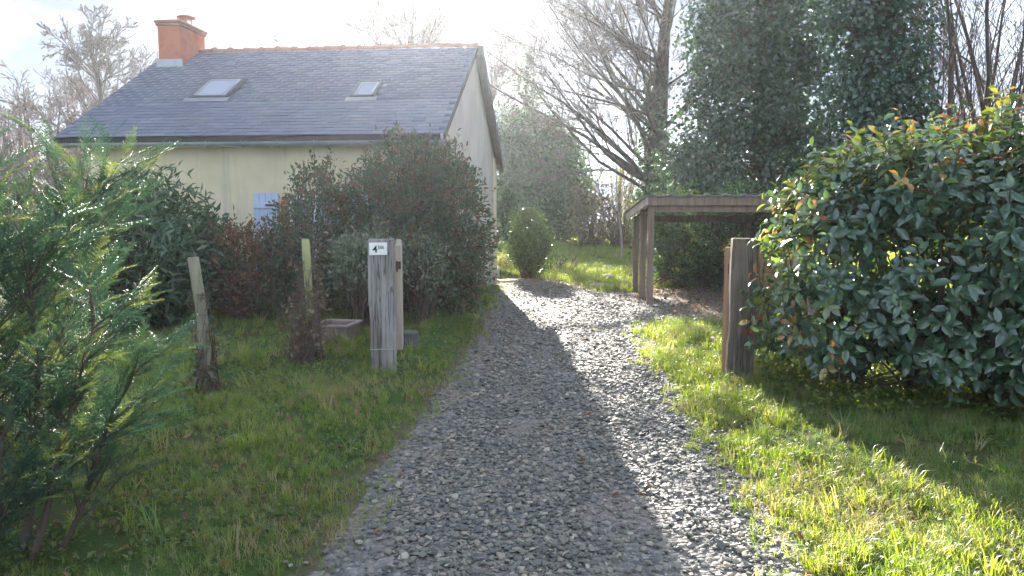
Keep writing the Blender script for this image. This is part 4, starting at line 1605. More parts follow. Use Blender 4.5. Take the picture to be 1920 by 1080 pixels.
pbox(mb, 0, -d / 2 + tk / 2, h / 2, w, tk, h)
pbox(mb, 0, d / 2 - tk / 2, h / 2, w, tk, h)
pbox(mb, -w / 2 + tk / 2, 0, h / 2, tk, d - 2 * tk, h)
pbox(mb, w / 2 - tk / 2, 0, h / 2, tk, d - 2 * tk, h)
pbox(mb, 0, 0, 0.02, w - 2 * tk, d - 2 * tk, 0.04, 0)
M['planter_rim'] = mat_noise('worn_terracotta_rim', [(0.3, (0.24, 0.19, 0.165)), (0.7, (0.36, 0.30, 0.27))], 7, 0.9, 0.3)
M['planter'] = mat_noise('old_terracotta', [(0.3, (0.16, 0.115, 0.095)), (0.7, (0.28, 0.21, 0.18))], 7, 0.9, 0.3)
mb.make('trough', M['planter'], pl)
mb = MB()
for (lx, ly, sx, sy) in ((0, -d / 2, w + 0.05, 0.045), (0, d / 2, w + 0.05, 0.045), (-w / 2, 0, 0.045, d - 0.047), (w / 2, 0, 0.045, d - 0.047)):
    pbox(mb, lx, ly, h + 0.014, sx, sy, 0.026, 0.006)
mb.make('rim', M['planter_rim'], pl)
mb = MB()
pbox(mb, 0, 0, h * 0.62, w - 2 * tk - 0.004, d - 2 * tk - 0.004, 0.06, 0)
mb.make('soil', M['deck'], pl)

lower_leafy('leafy_weed', 'yellow green broad leaved weed in front of the planter trough', 'plant', (-1.66, 7.86, hz(-1.66, 7.86)), 9, 0.22, 0.085, 'lf_cover', 71, 0.9)
lower_leafy('foxglove', 'low rosette of broad leaves at the foot of the dark sleeper post', 'plant', (2.52, 7.0, hz(2.52, 7.0)), 12, 0.24, 0.075, 'lf_cover', 72, 0.5)
lower_leafy('dock_plant', 'broad green dock leaves beneath the hedge just behind the open picket gate', 'plant', (2.85, 7.25, hz(2.85, 7.25)), 9, 0.30, 0.09, 'lf_cover', 73, 1.1)

mb = MB()
cbz = hz(-0.98, 7.9)
mb.box((-1.05, 7.85, cbz + 0.09), (0.15, 0.2, 0.22), Euler((0, 0, 0.2)).to_matrix(), 0.012)
tag(mb.make('concrete_block', M['concrete']), 'small grey concrete block in the grass right of the open pale gate', 'block')

bb = at(1243, 475, 18.2)
bt = thing('storage_bin', 'dark grey lidded bin half hidden in laurel behind the shelter posts', 'bin', (bb[0], 18.2, 0.0))
mb = MB()
mb.box((bb[0], 18.2, 0.36), (0.36, 0.4, 0.72), None, 0.02, 1.1)
mb.make('body', M['bin'], bt)
mb = MB()
mb.box((bb[0], 18.2, 0.745), (0.46, 0.5, 0.05), None, 0.012)
mb.make('lid', M['bin'], bt)


def rock(name, label, c, size, seed, mat='stone', cat='stone', group=None):
    rr = np.random.default_rng(seed)
    bm = bmesh.new()
    bmesh.ops.create_icosphere(bm, subdivisions=2, radius=0.5)
    ph = rr.uniform(0, 6, 3)
    for v in bm.verts:
        k = 1 + 0.16 * math.sin(v.co.x * 7 + ph[0]) + 0.13 * math.sin(v.co.y * 8 + ph[1]) + 0.1 * math.sin(v.co.z * 9 + ph[2])
        z = max(-0.32, min(0.34, v.co.z * k))
        v.co = Vector((v.co.x * k * size[0], v.co.y * k * size[1], z * size[2] / 0.68))
    me = bpy.data.meshes.new(name)
    bm.to_mesh(me)
    bm.free()
    o = link(name, me, M[mat])
    o.location = (c[0], c[1], hz(c[0], c[1]) + size[2] * 0.35)
    return tag(o, label, cat, group)


g = gnd(931, 523); rock('edging_stone', 'pale upright stone against the cottage corner', (g[0] - 0.02, g[1]), (0.22, 0.22, 0.26), 3)
g = gnd(950, 529); rock('flat_stone', 'flat pale slab lying at the driveway end by the cottage corner', (g[0], g[1]), (0.5, 0.35, 0.07), 4)
for k, (u, v, lab) in enumerate(((1142, 505, 'stepping stone in the sunlit lawn farthest from the gravel'), (1148, 516, 'middle stepping stone in the sunlit lawn beyond the gravel'), (1139, 523, 'stepping stone in the sunlit lawn closest to the gravel'))):
    g = gnd(u, v); rock('stepping_stone', lab, (g[0], g[1]), (0.34, 0.42, 0.09), 10 + k, 'stone', 'stepping stone', 'stepping stones across the far lawn')
g = gnd(1128, 541); rock('edging_stone', 'long low stone edging between the gravel and the sunlit lawn', (g[0], g[1]), (0.6, 0.16, 0.10), 20)

# single fallen leaves on the driveway
def fallen_leaf(u, v, mat, lab, L, seed, zoff=0.02):
    g = gnd(u, v)
    rr = np.random.default_rng(seed)
    D = unit(np.array([[math.cos(seed), math.sin(seed), 0.15]]))
    me = leaves_mesh('fallen_leaf', np.array([[0, 0, 0.0]]), D, np.array([L]), np.array([L * 0.62]), np.array([0.5]), rr, T_OVAL, 1.0, 0.12)
    o = link('fallen_leaf', me, M[mat])
    o.location = (g[0], g[1], hz(g[0], g[1]) + zoff)
    tag(o, lab, 'leaf')


fallen_leaf(1113, 622, 'lf_yellow', 'yellow green fallen leaf on the sunlit gravel nearest the shelter', 0.13, 1)
fallen_leaf(1069, 634, 'lf_yellow', 'small yellow fallen leaf on the shadow edge of the gravel', 0.09, 2)
fallen_leaf(1190, 683, 'lf_yellow', 'yellow fallen leaf on the gravel beside the right grass verge', 0.10, 3)
fallen_leaf(1109, 778, 'lf_orange', 'bright orange fallen leaf lying on the gravel', 0.075, 4)
fallen_leaf(1328, 649, 'lf_russet_fallen', 'red brown fallen leaf in the grass left of the dark gate post', 0.13, 5, 0.06)

# ------------------------------------------------------------------ open wooden shelter
sh = thing('wood_shelter', 'open brown timber shelter with three posts and a corrugated lean to roof', 'shelter', (3.8, 14.5, 0))
SHX0, SHX1, SHY0, SHY1 = 2.42, 5.0, 13.45, 15.55
ZF, ZB = 1.80, 1.56


def post(x, y, z):
    g_ = hz(x, y)
    mb = MB()
    mb.box((x, y, (g_ - 0.1 + z) / 2), (0.105, 0.105, z - g_ + 0.1), None, 0.006)
    mb.make('post', M['shed_wood'], sh)


def roofz(y):
    return ZF + (ZB - ZF) * (y - SHY0) / (SHY1 - SHY0)


for (x, y) in ((SHX0, SHY0), (SHX0 + 0.045, 14.5), (SHX0 + 0.08, SHY1), (SHX1, SHY0), (SHX1, 14.5), (SHX1 - 0.25, SHY1)):
    post(x, y, roofz(y) - 0.02)
mb = MB(); mb.box(((SHX0 + SHX1) / 2, SHY0 - 0.09, ZF + 0.01), (SHX1 - SHX0 + 0.14, 0.03, 0.15), None, 0.004); mb.make('fascia', M['shed_wood'], sh)
mb = MB(); mb.box(((SHX0 + SHX1) / 2, SHY0, ZF - 0.10), (SHX1 - SHX0 - 0.115, 0.07, 0.16), None, 0.004); mb.make('beam', M['shed_wood'], sh)
mb = MB(); mb.box(((SHX0 + SHX1) / 2, SHY1, ZB - 0.07), (SHX1 - SHX0 - 0.35, 0.07, 0.14), None, 0.004); mb.make('beam', M['shed_wood'], sh)
sl_ang = math.atan2(ZB - ZF, SHY1 - SHY0)
rl = math.hypot(SHY1 - SHY0 + 0.3, ZB - ZF)
for x in (SHX0 - 0.085, SHX1 + 0.085):
    mb = MB(); mb.box((x, (SHY0 + SHY1) / 2 + 0.05, (ZF + ZB) / 2 - 0.01), (0.03, rl, 0.13), Euler((sl_ang, 0, 0)).to_matrix(), 0.004); mb.make('verge_board', M['gate_wood'], sh)
for k in range(5):
    x = SHX0 + 0.12 + k * (SHX1 - SHX0 - 0.24) / 4
    mb = MB(); mb.box((x, (SHY0 + SHY1) / 2, (ZF + ZB) / 2 - 0.012), (0.05, rl - 0.3, 0.05), Euler((sl_ang, 0, 0)).to_matrix(), 0.003); mb.make('rafter', M['shed_wood'], sh)
# corrugated sheet
xs = np.linspace(SHX0 - 0.12, SHX1 + 0.12, 281)
ys = np.array([SHY0 - 0.17, SHY1 + 0.2])
zw = 0.04 * np.maximum(0, np.cos((xs - SHX0) * 2 * np.pi / 0.315)) ** 3
top = []
for yv in ys:
    top.append(np.stack([xs, np.full_like(xs, yv), roofz(yv) + 0.088 + zw], 1))
Vt = np.concatenate(top + [t_ - np.array([0, 0, 0.004]) for t_ in top])
n = len(xs)
i = np.arange(n - 1)
Fq = [np.stack([i, i + 1, n + i + 1, n + i], 1), np.stack([2 * n + i, 3 * n + i, 3 * n + i + 1, 2 * n + i + 1], 1), np.stack([i, 2 * n + i, 2 * n + i + 1, i + 1], 1), np.stack([n + i, n + i + 1, 3 * n + i + 1, 3 * n + i], 1)]
link('roof_sheet', np_mesh('roof_sheet', Vt, Fq, True), M['corrugated'], sh)

# ------------------------------------------------------------------ shrubs by the cottage
shrub('rhododendron', 'wide domed rhododendron with long dark leaves in front of the cottage wall', 'shrub', (-4.55, 9.4, hz(-4.55, 9.4)),
      [((-4.65, 9.4, 1.02), (1.02, 0.85, 1.05), 900), ((-5.5, 9.3, 0.9), (0.7, 0.7, 0.85), 160)], 11, 0.09, 0.14, 0.042, 'lf_rhodo', 51, T_DIAMOND, stem_r=0.016, up=0.15, inner=0.6, n_stem=110, tumble=0.5)
shrub('russet_shrub', 'low reddish brown shrub between the rhododendron and the blue shutter', 'shrub', (-3.35, 9.7, hz(-3.35, 9.7)),
      [((-3.4, 9.7, 0.78), (0.5, 0.5, 0.7), 300)], 9, 0.07, 0.07, 0.03, 'lf_reddish', 52, bark='twig', stem_r=0.008, n_stem=150, shoots=40, shoot_len=0.25)
shrub('cotoneaster', 'dark green shrub with loose sprays beside the pale blue shutter', 'shrub', (-2.65, 9.9, hz(-2.65, 9.9)),
      [((-2.55, 9.95, 1.12), (0.56, 0.5, 0.98), 560), ((-3.0, 9.8, 0.75), (0.40, 0.4, 0.65), 220)], 10, 0.075, 0.075, 0.032, 'lf_ever', 53, stem_r=0.009, n_stem=120, shoots=45, shoot_len=0.26)
shrub('evergreen_shrub', 'large dense evergreen shrub hiding the right end of the cottage front', 'shrub', (-1.35, 10.3, hz(-1.35, 10.3)),
      [((-1.45, 10.3, 1.30), (0.85, 0.75, 1.18), 1100), ((-0.85, 10.3, 1.25), (0.56, 0.65, 1.18), 700), ((-1.3, 10.0, 0.7), (0.9, 0.6, 0.6), 300)], 11, 0.085, 0.085, 0.036, 'lf_ever', 54,
      stem_r=0.014, n_stem=160, shoots=110, shoot_len=0.17, up=0.2)
shrub('silver_shrub', 'small bush with silvery leaves on bare legs behind the planter', 'shrub', (-1.78, 8.95, hz(-1.78, 8.95)),
      [((-1.72, 8.95, 1.02), (0.42, 0.36, 0.30), 130)], 10, 0.07, 0.085, 0.034, 'lf_silver', 55, stem_r=0.010, n_stem=40, shoots=20, shoot_len=0.25, base_spread=0.12)
shrub('silver_shrub', 'silvery leaved bush showing just right of the open pale gate', 'shrub', (-1.12, 9.35, hz(-1.12, 9.35)),
      [((-1.15, 9.3, 0.95), (0.32, 0.28, 0.34), 80)], 9, 0.07, 0.075, 0.032, 'lf_silver', 56, stem_r=0.010, n_stem=40, shoots=10, shoot_len=0.2, base_spread=0.12)
tb = gnd(992, 522)
shrub('topiary_bush', 'rounded clipped bush standing alone at the far end of the driveway', 'bush', (tb[0], tb[1], 0.02),
      [((tb[0], tb[1], 0.86), (0.50, 0.5, 0.78), 900)], 12, 0.055, 0.062, 0.036, 'lf_box', 57, stem_r=0.014, n_stem=60, inner=0.66, lump=0.15, shoots=34, shoot_len=0.17)
g = gnd(1030, 518)
shrub('low_shrub', 'low leafy shrub just right of the rounded driveway bush', 'shrub', (g[0], g[1] + 0.3, 0.02), [((g[0], g[1] + 0.3, 0.25), (0.42, 0.3, 0.28), 50)], 7, 0.07, 0.08, 0.035, 'lf_laurel', 58, stem_r=0.008, n_stem=30)
g = gnd(940, 518)
shrub('low_shrub', 'brown withered low shrub between the cottage corner and the rounded bush', 'shrub', (g[0] + 0.03, g[1] + 0.4, 0.02), [((g[0] + 0.03, g[1] + 0.4, 0.22), (0.26, 0.26, 0.24), 70)], 8, 0.05, 0.05, 0.03, 'lf_dry', 59, bark='twig', stem_r=0.006, n_stem=50)
g = gnd(1058, 516)
bare_tree('bare_shrub', 'leafless twiggy shrub in the sunlit lawn right of the rounded bush', (g[0], g[1], 0), 0.62, 0.012, 61, [(5, 0.2, 0.95, 0.5, 0.55, 0.6, 0.1, 0.05), (4, 0.2, 0.95, 0.5, 0.5, 0.6, 0.1, 0.05)], stems=6, cat='shrub', rmin=0.003, stem_angle=0.5)
shrub('laurel_hedge', 'glossy laurel hedge growing behind and under the timber shelter', 'hedge', (4.0, 16.9, 0.0),
      [((3.75, 16.9, 0.95), (0.95, 0.8, 1.15), 420), ((4.9, 16.2, 1.0), (1.0, 1.0, 1.25), 460), ((6.0, 15.6, 1.1), (0.9, 1.0, 1.3), 260)], 9, 0.10, 0.12, 0.055, 'lf_laurel', 62, stem_r=0.016, n_stem=140, up=0.25, base_spread=1.0)

# ------------------------------------------------------------------ foreground photinia hedge
rng = np.random.default_rng(81)
ph = thing('photinia_hedge', 'large glossy leaved hedge with orange young shoots right of the dark gate post', 'hedge', (3.5, 6.3, 0.05))
hedge_blobs = [((2.84, 6.56, 1.14), (0.52, 0.58, 0.82), 430), ((3.45, 6.25, 1.22), (0.68, 0.70, 0.93), 560), ((4.25, 6.0, 1.27), (0.85, 0.80, 1.0), 680), ((5.2, 5.9, 1.32), (0.9, 0.8, 1.05), 330)]
C, Dd = [], []
for (c, Rr, n) in hedge_blobs:
    cc_, d__ = clump_centers(c, Rr, n, rng, 0.70, lump=0.10, box=0.72)
    C.append(cc_); Dd.append(d__)
C, Dd = np.concatenate(C), np.concatenate(Dd)
k = (C[:, 2] > 0.27 + 0.10 * wob(C[:, 0] * 2, C[:, 1] * 2))
C, Dd = C[k], Dd[k]
# a shoot at every clump: leaves spiral along it
n_lf = 8
sd = unit(Dd * 0.75 + np.array([0, 0, 0.55]) + rng.normal(0, 0.35, C.shape))
sl = rng.uniform(0.14, 0.30, len(C))
high = C[:, 2] > 1.75
sl[high] *= rng.uniform(0.9, 1.6, high.sum())
# tall upright shoots along the top
top_sel = np.argsort(-(C[:, 2] - 0.10 * (C[:, 0] - 2)))[:170]
extra = rng.permutation(top_sel)[:66]
sd[extra] = unit(np.array([0, 0, 1.0]) + rng.normal(0, 0.2, (len(extra), 3)))
sl[extra] = rng.uniform(0.22, 0.46, len(extra))
a0 = rng.uniform(0, 6.28, len(C))
tq = np.linspace(0.12, 1.0, n_lf)
s1 = unit(np.cross(sd, rng.normal(size=sd.shape)))
s2 = np.cross(sd, s1)
ang = a0[:, None] + np.arange(n_lf)[None] * 2.4
side = np.cos(ang)[..., None] * s1[:, None] + np.sin(ang)[..., None] * s2[:, None]
LP = C[:, None] + sd[:, None] * (tq[None, :] * sl[:, None])[..., None] + side * 0.008
LD = unit(side * (1.0 - 0.35 * tq)[None, :, None] + sd[:, None] * (0.15 + 0.45 * tq)[None, :, None] + rng.normal(0, 0.24, LP.shape) + np.array([0, 0, -0.25]))
# young growth colours whole shoots: mostly lime, some amber, few red; stronger towards the tip
top_p = np.clip((C[:, 2] - 1.55) * 1.0, 0, 0.85)
left_p = np.clip((2.75 - C[:, 0]) * 1.5, 0, 0.7)
is_young = rng.random(len(C)) < np.maximum(top_p, left_p)
hue = np.where(rng.random(len(C)) < 0.40, rng.uniform(0.92, 1.0, len(C)), rng.uniform(0.76, 0.90, len(C)))
mature = rng.random(LP.shape[:2]) * 0.72
yg = np.clip((tq[None, :] - 0.2) * 2.2 + rng.normal(0, 0.15, LP.shape[:2]), 0, 1)
rn = np.where(is_young[:, None] & (yg > 0.2), 0.66 + (hue[:, None] - 0.66) * yg, mature)
rn = np.clip(rn, 0, 1)
Lf = 0.132 * rng.uniform(0.7, 1.2, LP.shape[:2]) * (1.08 - 0.42 * tq)[None]
FCE = (np.repeat(Dd[:, None], n_lf, 1) * np.where(C[:, 2] > 1.75, 0.35, 1.1)[:, None, None]).reshape(-1, 3)
LP, LD, rn, Lf = LP.reshape(-1, 3), LD.reshape(-1, 3), rn.reshape(-1), Lf.reshape(-1)
kk = LP[:, 2] > 0.15
LP, LD, rn, Lf, FCE = LP[kk], LD[kk], rn[kk], Lf[kk], FCE[kk]
# the leaves that show largest: nearest the camera and on the near side, inside the frame
rel = LP - np.array([0, 0, CAM_H])
dep = rel[:, 1] * math.cos(PITCH) - rel[:, 2] * math.sin(PITCH)
upx = 960 + F_PX * rel[:, 0] / dep
cell = np.round(np.stack([upx / 30, (rel[:, 2] / dep) * F_PX / 30], 1)).astype(int)
front = np.full(len(LP), False)
order = np.argsort(dep)
seen = {}
for j in order:
    key = (cell[j, 0], cell[j, 1])
    c_ = seen.get(key, 0)
    if c_ < 2:
        front[j] = True
        seen[key] = c_ + 1
cand = np.where(front & (upx < 1925) & (upx > 1380))[0]
big = cand[np.argsort(-(Lf[cand] / dep[cand]))][:300]
mask = np.ones(len(LP), bool)
mask[big] = False
link('foliage', leaves_mesh('foliage', LP[mask], LD[mask], Lf[mask], Lf[mask] * 0.52, rn[mask], rng, T_OVAL, 0.7, 0.36, FCE[mask]), M['lf_photinia'], ph, 'stuff')
S_, N_ = leaf_frames(LD[big], rng, 0.7, 0.36, FCE[big])
leaf_pool = {}
for j, b_ in enumerate(big):
    key = int(rn[b_] * 11)
    if key not in leaf_pool:
        tv = T_OVAL[0].copy()
        tv[:, 0] *= 0.52
        me = np_mesh('leaf', tv, [T_OVAL[1]], True, np.full(len(tv), (key + 0.5) / 11))
        me.materials.append(M['lf_photinia'])
        leaf_pool[key] = me
    o = bpy.data.objects.new('leaf', leaf_pool[key])
    COL.objects.link(o)
    o.parent = ph
    o.matrix_parent_inverse = parent_world(ph).inverted()
    Mx = Matrix((Vector(S_[j]), Vector(LD[b_]), Vector(N_[j]))).transposed().to_4x4()
    o.matrix_basis = Matrix.Translation(Vector(LP[b_])) @ Mx @ Matrix.Scale(float(Lf[b_]), 4)
tub = Tubes()
tt = np.linspace(0, 1, 4)[None, :, None]
tub.add(C[:, None] + sd[:, None] * tt * sl[:, None, None], np.repeat(np.linspace(0.004, 0.002, 4)[None], len(C), 0), 4, rng)
bases = np.array([(2.95, 6.6, 0.05), (3.4, 6.35, 0.05), (3.9, 6.15, 0.05), (4.5, 6.1, 0.05), (5.3, 6.0, 0.05)])
for bi, b_ in enumerate(bases):
    near = np.where(np.abs(C[:, 0] - b_[0]) < 0.5)[0]
    sel = rng.permutation(near)[:40]
    SP, SR = stems_from(b_, 0.10, C[sel], rng, 0.014, 0.004)
    tub.add(SP, SR, 5, rng)
link('stems', tub.mesh('stems'), M['bark_brown'], ph, 'stuff')

# trailing ground cover under the hedge
rng = np.random.default_rng(83)
x, y = rand_area(2.3, 6.0, 5.2, 8.0, 330, rng)
keep = (sdf(x, y) > 0.75) & (wob(x * 2.3, y * 2.1) + 0.4 * rng.normal(size=len(x)) > -0.35) & (y > 5.0 + 0.3 * (5 - x))
x, y = x[keep], y[keep]
n = len(x)
pp = np.stack([x, y, H(x, y) + rng.uniform(0.01, 0.16, n)], 1)
P = np.repeat(pp, 6, 0) + rng.normal(0, 0.03, (n * 6, 3))
D = unit(rng.normal(0, 1, P.shape) * np.array([1, 1, 0.5]) + np.array([0, 0, 0.25]))
gc = link('ground_cover', leaves_mesh('ground_cover', P, D, 0.045 * rng.uniform(0.6, 1.3, len(P)), 0.03, rng.random(len(P)), rng, T_DIAMOND, 1.0, 0.5), M['lf_cover'], None, 'stuff')
tag(gc, 'small leaved trailing plants and ivy growing under the hedge', 'ground cover')

rng = np.random.default_rng(86)
P = np.repeat(WEED, 7, 0) + rng.normal(0, 0.035, (len(WEED) * 7, 3)) * np.array([1, 1, 0.3]) + np.array([0, 0, 0.025])
D = unit(rng.normal(0, 1, P.shape) * np.array([1, 1, 0.3]) + np.array([0, 0, 0.25]))
wd = link('clover', leaves_mesh('clover', P, D, 0.034 * rng.uniform(0.5, 1.4, len(P)), 0.024, rng.random(len(P)) * 0.8, rng, T_DIAMOND, 1.2, 0.4), M['lf_cover'], None, 'stuff')
tag(wd, 'small clover and weed leaves growing through the lawn', 'ground cover')

# arching bramble canes under the hedge
bt_ = thing('bramble', 'bare bramble canes arching from the hedge foot over the grass', 'plant', (4.0, 6.1, 0.06))
tub = Tubes()
rng = np.random.default_rng(84)
for k in range(14):
    p0 = np.array([rng.uniform(2.9, 4.9), rng.uniform(5.6, 6.4), 0.06])
    d0 = unit(np.array([rng.normal(0.2, 0.6), rng.normal(-0.5, 0.4), rng.uniform(0.5, 1.2)]))
    P = level(p0[None], d0[None], np.array([rng.uniform(0.5, 1.1)]), rng, 0.10, -0.22, 9)
    tub.add(P, np.linspace(0.005, 0.002, 9)[None], 5, rng)
link('canes', tub.mesh('canes'), M['bark_red'], bt_, 'stuff')

# ------------------------------------------------------------------ foreground conifer, left
def spray_mesh(k):
    """a flat feathery spray along +Y, about one unit long"""
    r = np.random.default_rng(900 + k)
    V, Fq, Ft = [], [], []

    def needle(p, d, L, w, nrm):
        s = np.cross(d, nrm)
        i = len(V)
        V.extend([p - s * w, p + s * w, p + d * L])
        Ft.append((i, i + 1, i + 2))

    def twig(p0, d0, L, nn, droop, sub):
        d = d0.copy()
        p = p0.copy()
        step = L / nn
        for i in range(nn):
            d = unit(d + r.normal(0, 0.03, 3) + np.array([0, 0, droop]))
            q = p + d * step
            sv = unit(np.cross(d, np.array([0, 0, 1.0])))
            j = len(V)
            w = 0.006 * (1 - 0.6 * i / nn)
            V.extend([p - sv * w, p + sv * w, q + sv * w, q - sv * w])
            Fq.append((j, j + 1, j + 2, j + 3))
            f = i / nn
            for sgn in (-1, 1):
                nl = (0.036 if not sub else 0.030) * r.uniform(0.7, 1.2)
                dd = unit(d * 0.75 + sv * sgn * 0.8 + np.array([0, 0, r.normal(0.15, 0.25)]))
                needle(p + d * step * r.random(), dd, nl, 0.0055, np.array([0, 0, 1.0]))
                dd = unit(d * 0.85 + sv * sgn * 0.45 + np.array([0, 0, r.normal(0.45, 0.2)]))
                needle(p + d * step * r.random(), dd, nl, 0.0062, sv)
            if sub and i % 1 == 0 and 0 < f < 0.96:
                for sgn in (-1, 1):
                    if r.random() < 0.88:
                        ll = 0.36 * (1 - f) ** 0.75 * r.uniform(0.65, 1.1) * min(1, 0.45 + 2.5 * f)
                        dd = unit(d * 0.8 + sv * sgn * r.uniform(0.6, 0.95) + np.array([0, 0, r.normal(0.03, 0.12)]))
                        twig(q, dd, ll, max(3, int(ll / 0.030)), droop * 0.6, False)
            p = q

    twig(np.zeros(3), np.array([0, 1.0, 0]), 1.0, 13, r.uniform(-0.03, 0.012), True)
    me = np_mesh('spray', np.array(V), [np.array(Fq), np.array(Ft)], False)
    me.materials.append(M['lf_spray'])
    return me


sprays = source_collection('spray', [spray_mesh(k) for k in range(5)])
rng = np.random.default_rng(91)
cb = np.array([-2.20, 3.25, 0.05])
con = thing('conifer', 'feathery green conifer in the left foreground with several thin brown stems', 'conifer', cb)
stem_def = [((0.08, 0, 0), (0.30, 0.02, 1.0), 1.12, 0.024), ((0.0, 0.08, 0), (0.15, 0.1, 1.0), 1.32, 0.028), ((0.14, 0.1, 0), (0.42, 0.25, 1.0), 0.95, 0.018), ((-0.2, 0.2, 0), (0.0, 0.2, 1.0), 1.75, 0.032), ((-0.4, 0.0, 0), (-0.2, 0.0, 1.0), 1.8, 0.03), ((-0.3, 0.5, 0), (0.10, 0.35, 1.0), 1.85, 0.032), ((0.02, -0.15, 0), (0.15, -0.12, 1.0), 0.75, 0.016), ((-0.15, -0.25, 0), (-0.05, -0.15, 1.0), 1.0, 0.02), ((-0.12, 0.02, 0), (0.0, 0.05, 1.0), 1.82, 0.028)]
SPt, SRot, SSc = [], [], []
for (o_, d_s, L_, r_) in stem_def:
    P = level((cb + np.array(o_))[None], unit(np.array(d_s, float))[None], np.array([L_]), rng, 0.05, 0.04, 10)
    tb_ = Tubes()
    tb_.add(P, (0.75 * r_ * (1 - 0.8 * np.linspace(0, 1, 10)))[None], 8, rng)
    link('stem', tb_.mesh('stem'), M['bark_brown'], con)
    nbr = int(L_ * 21)
    p, d, Lb, rr = children(P, np.full((1, 10), r_), np.array([L_]), nbr, rng, 0.12, 1.0, 0.95, 0.36, 0.28)
    d = unit(d + np.array([0.16, -0.05, 0.30]))
    Bp = level(p, d, np.clip(Lb, 0.2, 0.5), rng, 0.07, 0.03, 7)
    tb_ = Tubes()
    tb_.add(Bp, np.repeat((0.0065 * (1 - 0.75 * np.linspace(0, 1, 7)))[None], len(Bp), 0), 5, rng)
    link('branches', tb_.mesh('branches'), M['bark_brown'], con, 'stuff')
    for bpth in Bp:
        for j in range(1, 7):
            for rep in range(1 if j % 2 else 2):
                tan = unit(bpth[j] - bpth[j - 1])
                sv = unit(np.cross(tan, [0, 0, 1.0])) * rng.choice([-1, 1])
                dd = unit(tan * rng.uniform(0.7, 1.2) + sv * (rng.uniform(0.3, 0.9) if j < 6 else rng.normal(0, 0.25)) + np.array([0, 0, rng.normal(0.12, 0.2)]))
                up_ = unit(np.array([0, 0, 1.0]) + rng.normal(0, 0.25, 3))
                xs_ = unit(np.cross(dd, up_))
                zs_ = np.cross(xs_, dd)
                e = Matrix((Vector(xs_), Vector(dd), Vector(zs_))).transposed().to_euler()
                SPt.append(bpth[j]); SRot.append(list(e)); SSc.append(rng.uniform(0.12, 0.26))
SPt = np.array(SPt)
okk = SPt[:, 2] > 0.14
scatter('foliage', SPt[okk], np.array(SRot)[okk], np.array(SSc)[okk], rng.integers(0, 5, okk.sum()), sprays, con)
# bare leading twigs at the top
# ------------------------------------------------------------------ leaf litter under the shelter and on the lawn edges
dl = []
for k in range(4):
    rr = np.random.default_rng(700 + k)
    tv = T_OVAL[0].copy()
    tv[:, 0] *= 0.6
    tv[:, 2] += 0.10 * np.sin(tv[:, 1] * 3 + k) + rr.normal(0, 0.04, len(tv))
    me = np_mesh('dead_leaf', tv, [T_OVAL[1]], True)
    me.materials.append(M['lf_dead'])
    dl.append(me)
dead = source_collection('dead_leaf', dl)
rng = np.random.default_rng(95)
x1, y1 = rand_area(1.9, 6.0, 11.6, 17.2, 190, rng)
k1 = (rng.random(len(x1)) < smooth(2.0, 3.2, x1 + 0.12 * (y1 - 13) + 0.5 * wob(x1, y1)))
x2, y2 = rand_area(-0.3, 2.4, 15.5, 18.6, 60, rng)
x3, y3 = rand_area(-3.2, 4.0, 2.4, 9.5, 8, rng)
x4, y4 = rand_area(0.5, 2.0, 4.0, 9.5, 12, rng)
k4 = np.abs(sdf(x4, y4)) < 0.2
x = np.concatenate([x1[k1], x2, x3, x4[k4]]); y = np.concatenate([y1[k1], y2, y3, y4[k4]])
kq = (sdf(x, y) > -0.05) | (x > 2.0) | (y > 15.4) | (rng.random(len(x)) < 0.15)
x, y = x[kq], y[kq]
n = len(x)
zz = H(x, y) + 0.02 + 0.02 * (sdf(x, y) > 0)
litter = scatter('leaf_litter', np.stack([x, y, zz], 1), np.stack([rng.normal(0, 0.5, n), rng.normal(0, 0.5, n), rng.uniform(0, 6.28, n)], 1), rng.uniform(0.035, 0.07, n), rng.integers(0, 4, n), dead)

# ------------------------------------------------------------------ trees
oak_lv = [(46, 0.20, 0.98, 1.02, 0.54, 0.23, 0.09, 0.065), (9, 0.2, 1.0, 0.6, 0.46, 0.5, 0.12, 0.06), (7, 0.15, 1.0, 0.6, 0.5, 0.55, 0.14, 0.04), (4, 0.15, 1.0, 0.6, 0.5, 0.6, 0.16, 0.02)]
op = at(1224, 480, 25.0)
bare_tree('oak_tree', 'tall bare oak with wide dark branches standing left of the ivy covered tree', (op[0], 25.0, 0), 11.5, 0.46, 201, oak_lv, trunk_wander=0.03, bias=(-1.0, -0.1, 0.1), bias_w=0.8, rmin=0.009)
thin_lv = [(13, 0.25, 0.98, 0.65, 0.45, 0.45, 0.09, 0.06), (7, 0.2, 1.0, 0.6, 0.5, 0.55, 0.12, 0.05), (6, 0.2, 1.0, 0.55, 0.5, 0.6, 0.13, 0.04)]
b_ = at(222, 400, 42)
bare_tree('bare_tree', 'round headed bare tree rising behind the left slope of the roof', (b_[0], 42, 0), 11.4, 0.32, 213, [(24, 0.3, 0.97, 0.75, 0.40, 0.5, 0.10, 0.05), (9, 0.2, 1.0, 0.7, 0.5, 0.55, 0.13, 0.04), (7, 0.2, 1.0, 0.6, 0.5, 0.6, 0.14, 0.03), (3, 0.2, 1.0, 0.6, 0.55, 0.7, 0.14, 0.03)], rmin=0.018)
b_ = at(745, 400, 36)
bare_tree('bare_tree', 'bare upright tree showing above the middle of the roof ridge', (b_[0], 36, 0), 11.4, 0.40, 224, [(26, 0.30, 0.9, 0.60, 0.50, 0.55, 0.09, 0.06), (8, 0.2, 1.0, 0.6, 0.5, 0.55, 0.12, 0.06), (6, 0.2, 1.0, 0.55, 0.5, 0.6, 0.13, 0.05), (3, 0.2, 1.0, 0.6, 0.55, 0.7, 0.14, 0.03)], rmin=0.022)
b_ = at(870, 400, 40)
